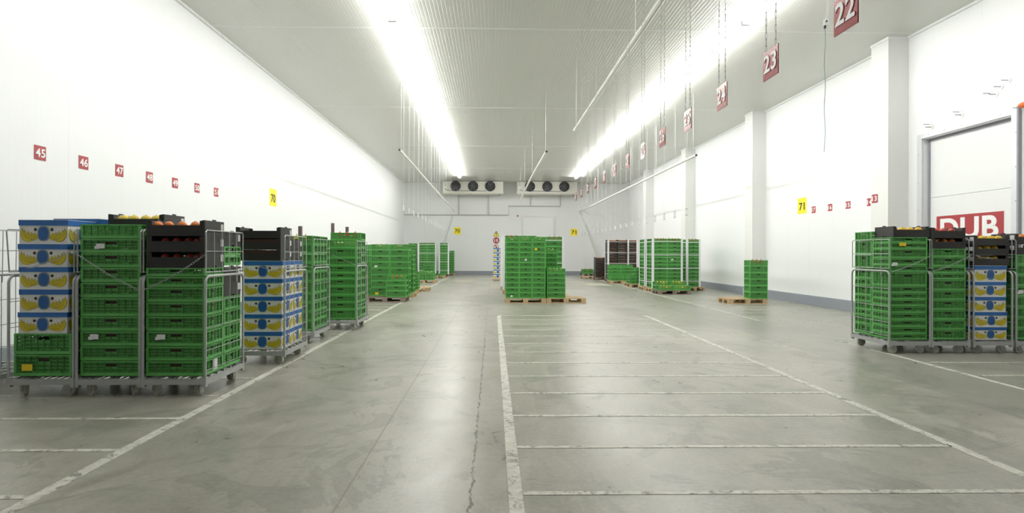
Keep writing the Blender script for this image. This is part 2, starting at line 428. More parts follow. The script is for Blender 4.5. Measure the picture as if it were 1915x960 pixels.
m = MB(); m.prism([(-.022,-.03),(.022,-.03),(.03,.085),(-.03,.085)], T_back, .008, .010); m.prism([(-.022,-.095),(.022,-.095),(.022,-.055),(-.022,-.055)], T_back, .008, .010); link('exclamation_mark', m.mesh('exclamation_mark', M_blk), o)
m = MB(); m.cyl((0,0,0), 'y', .215, -.006, 0, 32)
o = tag(link('speed_sign', m.mesh('speed_sign', M_redm), None, (.253, YB, 2.36)), 'round red speed sign with white number 15 on the back wall', 'sign')
put_text('15', (.26,.19), M_num, o, (0, -.0085, 0), '-Y', off=.035)
m = MB(); m.cyl((0,0,0), 'y', .17, -.006, 0, 32)
o = tag(link('prohibition_sign', m.mesh('prohibition_sign', M_num), None, (.253, YB, 1.93)), 'small round white prohibition sign with red rim under the red speed sign', 'sign')
m = MB(); m.ring((0,0,0), 'y', .135, .17, -.009, -.006, 32); m.prism([(-.11,.07),(-.07,.11),(.11,-.07),(.07,-.11)], T_back, .006, .008); link('red_rim', m.mesh('red_rim', M_redm), o)
m = MB(); m.cyl((0,0,.075), 'y', .024, -.011, -.009, 14); m.prism([(-.035,.045),(.035,.045),(.02,-.03),(.035,-.1),(.005,-.1),(0,-.04),(-.03,-.1),(-.055,-.09),(-.02,-.02)][::-1], T_back, .009, .011); link('walking_figure', m.mesh('walking_figure', M_blk), o)

# ------------------------------------------------------------------ doors
d = tag(empty('door_1', (XR, (DY0+DY1)/2, 0)), kind='structure'); hw = (DY1-DY0)/2
b = MB()
for k, (z0, z1) in enumerate(((.02,.9),(.906,1.78),(1.786,2.66),(2.666,DZ))): b.box(.12, .18, -hw, hw, z0, z1)
link('door_panel', b.mesh('door_panel', M_white), d)
b = MB(); b.box(-.035, .0, -hw-.13, -hw, 0, DZ+.10); b.box(-.035, .0, hw, hw+.13, 0, DZ+.10); b.box(-.035, .0, -hw, hw, DZ, DZ+.10)
b.box(0, .12, -hw-.004, -hw+.02, 0, DZ); b.box(0, .12, hw-.02, hw+.004, 0, DZ); b.box(0, .12, -hw, hw, DZ-.02, DZ+.004)
link('door_frame', b.mesh('door_frame', M_alu), d)
b = MB(); b.box(-.06, 0, -hw-.165, -hw-.13, 0, DZ+.12); link('guide_rail', b.mesh('guide_rail', M_seal), d)
b = MB(); b.box(.10, .12, hw-.05, hw-.02, 0, DZ-.02); b.box(.10,.12,-hw+.02,hw-.05,DZ-.06,DZ-.02); link('door_seal', b.mesh('door_seal', M_seal), d)
b = MB()
for y in [hw+.09, -hw-.09]:
    for z in (.6, 1.2, 1.8, 2.4, 3.0, 3.6): b.cyl((-.035, y, z), 'x', .009, -.006, 0, 8)
for k in range(5): b.cyl((-.035, -hw+.2+k*.42, DZ+.06), 'x', .009, -.006, 0, 8)
link('frame_screw', b.mesh('frame_screw', M_seal), d)
m = MB(); m.box(-.006, 0, -.77, .77, -.30, .30)
o = tag(link('door_sign', m.mesh('door_sign', M_redm), None, (XR+.12, 10.79, 1.955)), 'wide red sign with big white letters DUB on the dock door', 'sign')
put_text('DUB', (1.34,.43), M_num, o, (-.0085, 0, .028), '-X', name='lettering', off=.03)
d = tag(empty('door_2', (3.12, YB, 0)), kind='structure')
b = MB(); b.box(-1.02, 1.02, -.05, -.005, .02, 3.98); link('door_panel', b.mesh('door_panel', M_white), d)
b = MB(); b.box(-1.12, -1.02, -.09, 0, 0, 4.09); b.box(1.02, 1.12, -.09, 0, 0, 4.09); b.box(-1.02, 1.02, -.09, 0, 3.98, 4.09); link('door_frame', b.mesh('door_frame', M_alu), d)
m = MB(); m.cyl((0,0,0), 'y', .05, -.05, 0, 14, r1=.06)
tag(link('wall_lamp', m.mesh('wall_lamp', M_redm), None, (1.72, YB, 4.05)), 'tiny round dark red lamp on the back wall beside the white door', 'lamp')

# ------------------------------------------------------------------ ceiling lights
bm_ = MB(); bm_.box(-.05, .05, -.76, .76, -.075, 0); bm_.box(-.085, .085, -.76, -.735, -.125, -.04); bm_.box(-.085, .085, .735, .76, -.125, -.04)
body_me = bm_.mesh('ceiling_light', M_white)
tm = MB(); tm.tube([(0,-.735,0),(0,.735,0)], .015, 6); tube_me = tm.mesh('fluorescent_tube', M_tube)
def fixture(x, y, label):
    o = tag(link('ceiling_light', body_me, None, (x, y, H)), label, 'ceiling light', 'fluorescent battens')
    for sx in (-.055, .055): link('fluorescent_tube', tube_me, o, (sx, 0, -.10))
rows = {'left': (-2.06, -2.06), 'right': (5.19, 5.19)}
for side, (x, _) in rows.items():
    n = 20
    for k in range(n):
        y = 34.0 - 1.56*k
        fixture(x, y, '%s fluorescent batten from the back wall in the %s ceiling row' % (NTH[k] if k < 20 else 'twenty-' + NTH[k-20], side))

# ------------------------------------------------------------------ coolers on the back ceiling
def cooler(x0, x1, label, jx):
    cx = (x0+x1)/2; o = tag(empty('air_cooler', (cx, 37.0, 5.47)), label, 'air cooler', 'air coolers')
    hw = (x1-x0)/2 - .03
    b = MB(); b.box(-hw, hw, 0, .85, .04, .80); link('housing', b.mesh('housing', M_cool), o)
    b = MB(); b.box(-hw-.05, hw+.05, -.04, .88, -.02, .04); b.box(-hw, hw, .1, .8, -.06, -.02); link('drip_tray', b.mesh('drip_tray', M_cool), o)
    b = MB(); b.box(-hw, hw, -.012, .02, .775, .80); link('top_seam', b.mesh('top_seam', M_dark), o)
    for fx in (-1.155, 0, 1.13):
        c = (fx, 0, .445); b = MB(); b.ring(c, 'y', .30, .34, -.06, 0, 32); b.cyl(c, 'y', .335, -.012, -.002, 32)
        f = link('fan_shroud', b.mesh('fan_shroud', M_fan), o)
        b = MB(); b.cyl(c, 'y', .07, -.05, -.012, 16)
        for q in range(6):
            a = q*PI/3; ca, sa = math.cos(a), math.sin(a)
            P = lambda r, t, h: (c[0]+r*ca-t*sa, c[1]+h, c[2]+r*sa+t*ca)
            b.add([P(.06,-.05,-.03),P(.29,-.10,-.045),P(.29,.07,-.02),P(.06,.04,-.018),P(.06,-.05,-.026),P(.29,-.10,-.041),P(.29,.07,-.016),P(.06,.04,-.014)], [(0,1,2,3),(7,6,5,4),(0,4,5,1),(1,5,6,2),(2,6,7,3),(3,7,4,0)])
        link('fan_blades', b.mesh('fan_blades', M_fanb), f)
        b = MB()
        for rr in (.10,.18,.26): b.ring(c, 'y', rr-.004, rr+.004, -.066, -.060, 28)
        link('fan_grille', b.mesh('fan_grille', M_fan), f)
    b = MB(); b.box(-hw+.06, -hw+.24, -.08, 0, .27, .44); j = link('junction_box', b.mesh('junction_box', M_white), o)
    b = MB(); b.tube([(-hw+.15,-.04,.27),(-hw+.22,-.03,.20),(-hw+.35,-.03,.15),(.9,-.03,.12)], .014, 6); link('power_cable', b.mesh('power_cable', M_dark), o)
    b = MB(); b.tube([(-hw+.12,-.03,.44),(-hw+.12,-.03,.80)], .012, 6); b.tube([(-hw+.19,-.03,.44),(-hw+.19,-.03,.80)], .012, 6); link('conduit', b.mesh('conduit', M_pipe), o)
    b = MB(); b.cyl((hw-.25,.3,-.10), 'z', .04, 0, .06, 10); link('drain_stub', b.mesh('drain_stub', M_dark), o)
cooler(-3.33, .73, 'long cream air cooler with three black fans, left of the two', 0)
cooler(1.60, 5.64, 'long cream air cooler with three black fans, right of the two', 0)
yp = YB - .052
b = MB(); b.tube([(XL+.02,yp,4.10),(1.09,yp,4.10),(1.09,yp,4.71),(4.64,yp,4.71)], .04, 8)
o = tag(link('drain_pipe', b.mesh('drain_pipe', M_pipe)), 'grey stepped drain pipe running across the back wall under the air coolers', 'pipe')
for x, z in ((-2.31,4.10),(-.29,4.10),(2.59,4.71),(4.64,4.71)):
    b = MB(); b.tube([(x,yp,z+.04),(x,yp,5.30),(x,37.75,5.36),(x,37.75,5.40)], .035, 8); link('branch_pipe', b.mesh('branch_pipe', M_pipe), o)
    b = MB(); b.cyl((x,yp,5.22), 'z', .05, 0, .06, 10); link('pipe_collar', b.mesh('pipe_collar', M_white), o)

# ------------------------------------------------------------------ chains
def chain_into(mb, pts, pitch=.032, r=.0032, wd=.011):
    pts = [Vector(p) for p in pts]; seg = [(pts[i+1]-pts[i]).length for i in range(len(pts)-1)]; tot = sum(seg); n = max(1, int(tot/pitch))
    def at(s):
        for i, l in enumerate(seg):
            if s <= l or i == len(seg)-1: return pts[i].lerp(pts[i+1], min(1, s/l)), (pts[i+1]-pts[i]).normalized()
            s -= l
    for k in range(n):
        p, dv = at((k+.5)*tot/n); ref = Vector((0,0,1)) if abs(dv.z) < .8 else Vector((0,1,0))
        u = dv.cross(ref).normalized(); q = dv.cross(u)
        if k % 2: u = q
        L2 = tot/n*.66
        mb.tube([p+dv*a+u*c for a, c in ((L2,-wd*.5),(L2,wd*.5),(L2*.55,wd),(-L2*.55,wd),(-L2,wd*.5),(-L2,-wd*.5),(-L2*.55,-wd),(L2*.55,-wd))], r, 4, closed=True)

# hanging number signs over the middle bay
SZ = 2.735
c_ = MB(); chain_into(c_, [(0,0,.095),(0,0,H-SZ)], .045, .0016, .0048); chain_me = c_.mesh('hanging_chain', M_chain)
m = MB(); m.box(-.003, .003, -.1, .1, -.097, .097)
hang_me = m.mesh('hanging_sign', M_red)
for k, n in enumerate(range(22, 35)):
    o = tag(link('hanging_sign', hang_me, None, (1.87, 2.93+.80*k, SZ)), 'red sign with white number %d hanging on two chains over the middle bay' % n, 'sign', 'hanging number signs')
    put_text(str(n), (.165,.122), M_num, o, (-.0055, 0, .008), '-X')
    for sy in (-.065, .065): link('hanging_chain', chain_me, o, (0, sy, 0))
    o.rotation_euler = (0, 0, random.uniform(-.03, .03) if k > 1 else 0)
c_ = MB(); c_.tube([(0,0,.095),(0,0,H-SZ)], .002, 4); cord_me = c_.mesh('hanging_wire', M_white)
m = MB(); m.box(-.003, .003, -.1, .1, -.1, .1); blank_me = m.mesh('hanging_sign', M_signw)
e_ = MB(); e_.box(-.005, .005, -.1, .1, .085, .105); e_.box(-.005, .005, -.1, .1, -.105, -.085); edge_me = e_.mesh('sign_edge', M_signg)  # rims greyed along with the glare painted on the faces
for side, x, y0, st, n in (('left', -2.5, 15.75, 1.03, 14), ('right', 5.9, 16.9, 1.1, 19)):
    for k in range(n):
        o = tag(link('hanging_sign', blank_me, None, (x, y0+st*k, SZ)), '%s glare-white hanging sign from the near end of the row over the %s bay' % (NTH[k], side), 'sign', 'glare-white hanging signs')
        link('sign_edge', edge_me, o)
        for sy in (-.065, .065): link('hanging_wire', cord_me, o, (0, sy, 0))

# long suspended poles
def pole(x, y0, y1, z, label, r=.038, bend=0):
    b = MB(); n = 10; L_ = y1-y0
    b.tube([(bend*math.sin(PI*k/n), k/n*L_, -.0*k) for k in range(n+1)], r, 8)
    o = tag(link('suspended_pole', b.mesh('suspended_pole', M_pole), None, (x, y0, z)), label, 'pole', 'suspended poles')
    b = MB(); b.cyl((0,0,0), 'y', r*.86, -.012, .02, 10); link('end_cap', b.mesh('end_cap', M_dark), o)
    k = int(L_/4.2); L0 = min(L_, 35.6-y0)
    for i in range(k+1):
        yy = .25 + (L0-.5)*i/max(1,k)
        b = MB(); b.tube([(bend*math.sin(PI*yy/L_), yy, r*.8),(bend*math.sin(PI*yy/L_), yy, H-z)], .005, 5); link('hanger_rod', b.mesh('hanger_rod', M_chain), o)
pole(1.94, 2.0, 13.2, 4.38, 'long white pole hanging under the ceiling nearest the camera over the middle bay')
pole(1.55, 16.1, 31.2, 4.40, 'white pole with a slight bend hanging midway down the hall', bend=-.06)
pole(-2.62, 15.75, 38.1, 4.36, 'long white pole hanging over the edge of the left bay')
pole(5.97, 16.3, 38.1, 4.36, 'long white pole hanging over the edge of the right bay')
# pull switch hanging from the ceiling
o = tag(empty('pull_switch', (4.2, 6.98, 4.36)), 'white pull switch on a conduit from the ceiling with thin green cord', 'switch')
b = MB(); b.tube([(.0,0,.06),(.018,0,.13),(.014,0,H-4.36)], .013, 7); link('conduit', b.mesh('conduit', M_white), o)
b = MB(); b.box(-.024,.024,-.024,.024,-.02,.06); link('switch_box', b.mesh('switch_box', M_white), o)
b = MB(); b.cyl((-.008,-.026,.025), 'y', .011, -.01, .004, 10); link('push_button', b.mesh('push_button', M_dark), o)
b = MB(); b.cyl((-.012,0,-.055), 'z', .014, 0, .037, 10); link('cable_gland', b.mesh('cable_gland', M_dark), o)
b = MB(); b.tube([(-.012+.008*math.sin(k*1.3), 0, -.054-k*.12) for k in range(14)], .004, 4); link('pull_cord', b.mesh('pull_cord', M_cordg), o)
# pegs on the right wall by the dock door
peg = MB(); peg.cyl((0,0,0), 'x', .05, -.012, 0, 16); peg_me = peg.mesh('wall_peg', M_white)
pin = MB(); pin.tube([(-.01,0,0),(-.14,0,0)], .008, 6); pin_me = pin.mesh('peg_pin', M_seal)
for (y, z), lab in zip(((11.60,4.20),(11.55,4.13),(10.85,4.27),(10.80,4.20),(10.17,4.44),(10.05,4.39),(9.95,4.50),(9.80,4.57),(9.58,4.02)),
    ('leftmost upper','leftmost lower','middle upper','middle lower','upper left of four','lowest of four','third of four','highest of four','lone')):
    o = tag(link('wall_peg', peg_me, None, (XR, y, z)), '%s white round wall peg around the dock door top' % lab, 'peg', 'wall pegs'); link('peg_pin', pin_me, o)
b = MB(); b.ball((-.09,0,0), .07,.10,.05, 14, 8); o = tag(link('warning_lamp', b.mesh('warning_lamp', M_orl, True), None, (XR, 9.42, 4.03)), 'orange lamp on the right wall beside the dock door, cut by the frame edge', 'lamp')
b = MB(); b.box(-.05, 0, -.08, .08, -.04, .04); link('lamp_base', b.mesh('lamp_base', M_white), o)

# ------------------------------------------------------------------ green folding crate  (0.6 x 0.4 x h, origin at the base centre)
def perf(mb, L_, z0, z1, bays, rows, T, th=.004, handle=.057, per=3, m=0):
    """perforated plastic panel: real slanted slots and a hand hole"""
    p = L_/bays; us = []; solidu = []
    for i in range(bays):
        a = -L_/2 + i*p; rib = p*.16; us.append((a, 0)); u = a + rib; us.append((u, 0)); sp = (p - 2*rib)/(2*per-1)
        for q in range(2*per-2): us.append((u + sp*(q+1), 1))
        us.append((a+p-rib, 0))
    us.append((L_/2, 0))
    col_hole = []
    for i in range(bays):
        col_hole.append(False)
        for q in range(2*per-1): col_hole.append(q % 2 == 0)
        col_hole.append(False)
    vs_ = [z0]; hrow = []; dz = (z1-z0)/(2*rows+1)
    for r in range(2*rows+1):
        vs_.append(vs_[-1]+dz); hrow.append(r % 2 == 1)
    nU, nV = len(us), len(vs_); sh = min(.006, dz*.4)
    P = []
    for w_ in (0, -th):
        for j, v in enumerate(vs_):
            off = 0 if j in (0, nV-1) else (sh if j % 2 == 0 else -sh)
            for u, fl in us: P.append(T(u + (off if fl else 0), v, w_))
    hole = [[hrow[j] and col_hole[i] for i in range(nU-1)] for j in range(nV-1)]
    top2 = nV-4
    for j in range(nV-1):
        for i in range(nU-1):
            c = (us[i][0]+us[i+1][0])/2
            if abs(c) < handle + .012:
                if top2 <= j < nV-2: hole[j][i] = abs(c) < handle
                elif j >= top2-1: hole[j][i] = False
    o = nU*nV; fs = []
    for j in range(nV-1):
        for i in range(nU-1):
            a, b2, c, d = j*nU+i, j*nU+i+1, (j+1)*nU+i+1, (j+1)*nU+i
            if not hole[j][i]:
                fs.append((a,b2,c,d)); fs.append((o+d,o+c,o+b2,o+a))
            else:
                for (q, r, jj, ii) in ((a,b2,j-1,i),(b2,c,j,i+1),(c,d,j+1,i),(d,a,j,i-1)):
                    if not hole[jj][ii]: fs.append((q, r, o+r, o+q))
    mb.add(P, fs, m)

CW, CD = .596, .396
def crate_parts(h):
    hx, hy = CW/2, CD/2; base = .034; rim = .012
    body = MB(); t = .022
    body.box(-hx+.012, hx-.012, -hy+.012, hy-.012, .004, .012)
    for sy in (-1, 1):      # plain bottom band and rim lip, mitred at the corner posts
        y0, y1 = (-hy, -hy+.012) if sy < 0 else (hy-.012, hy)
        body.box(-hx+t, hx-t, y0, y1, .007, base); body.box(-hx+t, hx-t, y0, y1, h-rim, h)
    for sx in (-1, 1):
        x0, x1 = (-hx, -hx+.012) if sx < 0 else (hx-.012, hx)
        body.box(x0, x1, -hy+t, hy-t, .007, base); body.box(x0, x1, -hy+t, hy-t, h-rim, h)
    for sx in (-1, 1):
        for sy in (-1, 1): body.box(min(sx*hx, sx*(hx-t)), max(sx*hx, sx*(hx-t)), min(sy*hy, sy*(hy-t)), max(sy*hy, sy*(hy-t)), .007, h-.0005); body.box(min(sx*(hx-.008), sx*(hx-t)), max(sx*(hx-.008), sx*(hx-t)), min(sy*(hy-.008), sy*(hy-t)), max(sy*(hy-.008), sy*(hy-t)), 0, .007)
    rows = 3 if h > .13 else 2
    if h > .18: rows = 4
    side = MB(); L_ = 2*(hx-t); T = lambda u, v, w_: (u, -hy+.016-w_, v)
    perf(side, L_, base, h-rim, 8, rows, T)
    for i in range(9):
        u = -L_/2 + L_*i/8
        if i in (4,): side.box(u-.003, u+.003, -hy+.006, -hy+.0158, base, h-rim-.045)
        else: side.box(max(u-.003,-L_/2), min(u+.003,L_/2), -hy+.006, -hy+.0158, base, h-rim)
    side.box(-.062, .062, -hy+.004, -hy+.0158, h-rim-.005, h-rim); 
    side.box(.115, .185, -hy+.008, -hy+.0158, base, base+.022)      # blank label field
    end = MB(); L2 = 2*(hy-t); T2 = lambda u, v, w_: (hx-.016+w_, u, v)
    perf(end, L2, base, h-rim, 5, rows, T2, handle=.045)
    for i in range(6):
        u = -L2/2 + L2*i/5; end.box(hx-.0158, hx-.006, max(u-.003,-L2/2), min(u+.003,L2/2), base, h-rim)
    return body, side, end
def rot180(mb):
    r = MB(); r.v = [(-x,-y,z) for x,y,z in mb.v]; r.f = mb.f; r.m = mb.m; return r
CR = {}
for key, h in (('low', .105), ('std', .148), ('tall', .20)):
    body, side, end = crate_parts(h)
    join = MB()
    for q, mi in ((body,0),(side,1),(rot180(side),1),(end,1),(rot180(end),1)): join.add(q.v, q.f, mi)
    fill = MB(); fill.box(-CW/2+.024, CW/2-.024, -CD/2+.024, CD/2-.024, .0125, h-.006)  # dark block for packed produce, added so slots and hand holes look shaded
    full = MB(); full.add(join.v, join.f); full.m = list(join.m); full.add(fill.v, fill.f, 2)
    CR[key] = dict(fill=fill.mesh('dark_produce_fill', M_fillp), full=full.mesh('crate', [M_green, M_greend, M_fillp]), rawfull=full, h=h, body=body.mesh('crate', M_green), side=side.mesh('side_panel', M_greend), end=end.mesh('end_panel', M_greend), joined=join.mesh('crate', [M_green, M_greend]), raw=join)
def crate_kind(h): return 'low' if h < .125 else ('std' if h < .172 else 'tall')

CRATES = []     # every crate: dict(x,y,z,w,d,h,rot,label,hidden,card)
def ordinal(i, n, things):
    if i == n-1 and n > 1: return 'top %s' % things
    return '%s %s' % (ORD[i], things) if i == 0 else '%s %s from the bottom' % (ORD[i], things)
def stack(x0, x1, y0, y1, zs, where, rot=0, hidden=0, cards=None, open_top=True, start=0, total=None):
    """crates piled one on the other between the given faces"""
    n = len(zs)-1; total = total or n + start
    for i in range(n):
        CRATES.append(dict(x0=x0, x1=x1, y0=y0, y1=y1, z0=zs[i], z1=zs[i+1], rot=rot, hidden=(i < hidden), top=(i == n-1), card=(cards or {}).get(i),
              label='%s of the %s' % (ordinal(i+start, total, 'green crate'), where), jx=random.uniform(-.002,.002)))
def lv(z0, n, dz): return [z0+i*dz for i in range(n+1)]

# ------------------------------------------------------------------ banana carton (0.5 x 0.4 x 0.24)
def crescent(cx, cy, R, a0, a1, th, mir):
    out = []; inn = []; n = 7
    for k in range(n+1):
        t = math.radians(a0+(a1-a0)*k/n); s_ = math.sin(PI*k/n)**.6*th*.5 + .0015
        out.append((cx+mir*(R+s_)*math.cos(t), cy+(R+s_)*math.sin(t))); inn.append((cx+mir*(R-s_)*math.cos(t), cy+(R-s_)*math.sin(t)))
    return out + inn[::-1]
BUNCH = ((.066,.100,.030,-105,10,.020),(.074,.085,.034,-110,20,.020),(.090,.100,.040,-105,15,.022),(.098,.078,.036,-112,25,.020),(.118,.105,.046,-108,18,.024),(.124,.082,.042,-115,25,.022),(.146,.112,.056,-108,20,.026),(.150,.098,.062,-112,24,.026),(.152,.110,.078,-112,25,.030))
BW, BD, BH = .50, .396, .232
def carton():
    hx, hy = BW/2, BD/2
    base = MB(); base.box(-hx+.006, hx-.006, -hy+.006, hy-.006, 0, BH-.01)
    def art(T, half):
        k = half/.25
        for mir in (-1, 1):
            for i, (cx, cy, R, a0, a1, th) in enumerate(BUNCH):
                h0 = .0004*i
                for g, (grow, da, m_) in enumerate(((.006, 5, 2), (0, 0, 1))):
                    c = [(x*k*.95, y) for x, y in crescent(mir*cx, cy, R, a0-da*(1-g), a1+da*(1-g), th+grow, mir)]
                    base.prism(c if mir < 0 else c[::-1], T, 0, h0+.0003+.0002*g, m_)
            hole = [(mir*.083*k+.016*math.cos(t*PI/8), .137+.016*math.sin(t*PI/8)) for t in range(16)]; base.prism(hole, T, 0, .0010, 5)
        def oval(rx, ry): return [(rx*math.copysign(abs(math.cos(t*PI/12))**.75, math.cos(t*PI/12)), .098+ry*math.copysign(abs(math.sin(t*PI/12))**.8, math.sin(t*PI/12))) for t in range(24)]
        base.prism(oval(.060*min(k,1), .074), T, 0, .0044, 3); base.prism(oval(.050*min(k,1), .064), T, .0, .0048, 4)
    f = .006
    art(lambda u, v, h: (u, -hy+f-h, v), .25); art(lambda u, v, h: (-u, hy-f+h, v), .25)
    art(lambda u, v, h: (hx-f+h, u, v), .19); art(lambda u, v, h: (-hx+f-h, -u, v), .19)
    lid = MB(); z0 = BH-.056
    lid.box(-hx, hx, -hy, hy, BH-.004, BH, 0); lid.box(-hx+.001, hx-.001, -hy+.001, hy-.001, z0, BH-.004, 1)
    return base.mesh('banana_box', [M_bwhite, M_byel, M_bol, M_bring, M_bblue, M_hole]), lid.mesh('box_lid', [M_bwhite, M_bband])
ban_me, lid_me = carton()
def banana(x, y, z, label, h=BH, rz=0, w_=1.0, d_=1.0):
    o = tag(link('banana_box', ban_me, None, (x, y, z), rz, (w_, d_, h/BH*.997)), label, 'box', 'banana boxes')
    link('box_lid', lid_me, o); return o
def bananas(xc, yc, zs, where, w_=1.0, d_=1.0, n0=0):
    n = len(zs)-1
    for i in range(n): banana(xc+random.uniform(-.012,.012), yc, zs[i], '%s of the %s' % (ordinal(i, n, 'banana box'), where), zs[i+1]-zs[i], 0, w_, d_)

# ------------------------------------------------------------------ black fruit tray (0.6 x 0.4 x 0.16)
def tray(fruit=True):
    hx, hy, h = .298, .198, .16; t = .012; body = MB()
    body.box(-hx+.0125, hx-.0125, -hy, hy, 0, .01)
    for sy in (-1, 1):
        y0, y1 = (-hy, -hy+t) if sy < 0 else (hy-t, hy)
        body.box(-hx+t, hx-t, y0, y1, .01, .108)
        for sx in (-1, 1):   # corner gusset
            xa, xb = sx*(hx-t), sx*(hx-.055)
            T = lambda u, v, q: (u, y0 if q == 0 else y1, v)
            poly = [(xa,.108),(xb,.108),(xb,.152),(xa+sx*-.004,.16),(xa,.16)]
            if sx > 0: poly = poly[::-1]
            body.prism(poly, T, 0, 1)
    ends = []
    for sx in (-1, 1):
        e = MB(); x0, x1 = (-hx, -hx+t) if sx < 0 else (hx-t, hx)
        e.box(x0, x1, -hy, -.034, 0, h); e.box(x0, x1, .034, hy, 0, h); e.box(x0, x1, -.034, .034, .018, h)
        e.box(x0+.001, x1-.001, -.03, .03, h, h+.014)
        ends.append(e.mesh('end_wall', M_trayl))
    return body.mesh('fruit_tray', M_tray), ends
tray_me, tray_ends = tray()
lm = MB(); lm.box(-.283,.283,-.183,.183,.011,.066); liner_me = lm.mesh('dark_liner', M_liner)
sk = MB(); sk.box(-.2985,-.298,-.185,-.115,.07,.135); sk2 = MB(); sk2.ring((-.298,-.06,.105),'x',.012,.024,-.0006,0,18); sk_me = sk.mesh('white_sticker', M_card); skr_me = sk2.mesh('ring_sticker', M_card)
sr = MB(); sr.box(.298,.2985,.13,.185,.06,.135); skR_me = sr.mesh('white_sticker', M_card)
ff = MB()
for i in range(6):
    for j in range(2): ff.ball((-.235+.094*i, -.10+.2*j, .106), .047, .085, .050, 8, 6)
fill_me = ff.mesh('tray_fill', M_brownf, True); fill_dark = ff.mesh('tray_fill', M_liner, True)  # second copy is dark, for the shade inside filled trays
def fruit_tray(x, y, z, label, rz=0, sc=(1,1,1), stick=None, fill=None):
    o = tag(link('fruit_tray', tray_me, None, (x, y, z), rz, sc), label, 'fruit tray', 'black fruit trays')
    for e in tray_ends: link('end_wall', e, o)
    if stick == 'L': link('white_sticker', sk_me, o); link('ring_sticker', skr_me, o)
    if stick == 'R': link('white_sticker', skR_me, o)
    if fill == 'stuff': tag(link('tray_fill', fill_me, o), kind='stuff')
    elif fill == 'dark':
        tag(link('tray_fill', fill_dark, o), kind='stuff'); link('dark_liner', liner_me, o, (0, 0, 0), 0, (1, 1, 2.3))  # dark lumps and raised liner added as the shade inside the tray
    elif fill: link('dark_liner', liner_me, o)
    return o
def fruit_me(name, m, rx, ry, rz):
    b = MB(); b.ball((0,0,rz), rx, ry, rz, 16, 10, wob=.02); 
    st = MB(); st.cyl((0,0,2*rz-.004), 'z', .006, 0, .008, 6)
    return (b.mesh(name, m, True), st.mesh('stem', M_bol))
FR = {'orange': fruit_me('orange', M_orange, .045,.045,.042), 'lemon': fruit_me('melon', M_lemon, .060,.048,.044), 'mango': fruit_me('mango', M_melon, .055,.046,.042), 'apple': fruit_me('red_fruit', M_redf, .044,.044,.042)}
FN = {'orange':('orange','orange'), 'lemon':('pale yellow melon','melon'), 'mango':('yellow mango','mango'), 'apple':('dark red fruit','fruit')}
def fruits(kind, xs, y, z, where, sc=1.0):
    n = len(xs)
    for i, x in enumerate(xs):
        me, st = FR[kind]
        pos = NTH[i] if n > 1 else ''
        o = tag(link(me.name.split('.')[0], me, None, (x, y+random.uniform(-.008,.008), z), random.uniform(-.5,.5), (sc,sc,sc)),
            ' '.join(('%s %s%s in the %s' % (pos, FN[kind][0], ' from the left' if n > 1 else '', where)).split()), FN[kind][1], 'fruit in the ' + where)
        link('stem', st, o)
pv = {}
for nm, m_, r in (('red_pepper', M_pepper, (.05,.05,.075)), ('lettuce', M_leaf, (.085,.085,.072)), ('yellow_pepper', M_lemon, (.05,.05,.072))):
    b = MB(); b.ball((0,0,r[2]), *r, 14, 9, wob=.08); st = MB(); st.cyl((0,0,2*r[2]-.006), 'z', .008, 0, .02, 6); pv[nm] = (b.mesh(nm, m_, True), st.mesh('stalk', M_bol))
def produce(kind, x0, x1, y, z, n, where, h=.148):
    x0 += .02; x1 -= .02; y += .04
    xs = [x0 + (x1-x0)*(i+.5)/n + random.uniform(-.006,.006) for i in range(n)]; s_ = (h+.012)/.155
    k_ = min(s_, (x1-x0)/n*.5*.9/(.085 if kind == 'lettuce' else .05))
    for i, x in enumerate(xs):
        me, st = pv[kind]; nice = kind.replace('_', ' ')
        o = tag(link(kind, me, None, (x, y, z+(.0145 if h < .25 else .019)), random.uniform(0,3), (k_,k_,s_)), '%s %s from the left poking out of the %s' % (NTH[i], nice, where), nice.split()[-1], nice + 's in the ' + where)
        link('stalk', st, o)

# ------------------------------------------------------------------ euro pallet (1.2 x 0.8 x 0.144, origin at the base centre)
def pallet_meshes(m):
    deck = MB()
    for y, wd in ((-.3275,.145),(-.165,.10),(0,.145),(.165,.10),(.3275,.145)): deck.box(-.6, .6, y-wd/2, y+wd/2, .122, .144)
    for x in (-.5275, 0, .5275): deck.box(x-.0725, x+.0725, -.4, .4, .100, .122)
    blk = MB(); blk.box(-.0725,.0725,-.05,.05,0,.078)
    bot = MB(); bot.box(-.6,.6,-.05,.05,0,.022)
    return deck.mesh('pallet', m), blk.mesh('pallet_block', m), bot.mesh('bottom_board', m)
PM = {'new': pallet_meshes(M_wood), 'old': pallet_meshes(M_woodd)}
def pallet(x0, x1, y0, label, rot=0, kind='new', deep=None):
    de, bl, bo = PM[kind]; L_, D_ = (1.2, .8) if not rot else (.8, 1.2)
    w_ = x1-x0; dp = deep or D_
    sc = (w_/L_, dp/D_, 1) if not rot else (dp/D_, w_/L_, 1)
    o = tag(link('pallet', de, None, ((x0+x1)/2, y0+dp/2, 0), PI/2 if rot else 0, sc), label, 'pallet', 'wooden pallets')
    for y in (-.35, 0, .35):
        link('bottom_board', bo, o, (0, y, 0))
        for x in (-.5275, 0, .5275): link('pallet_block', bl, o, (x, y, .022))
    return o
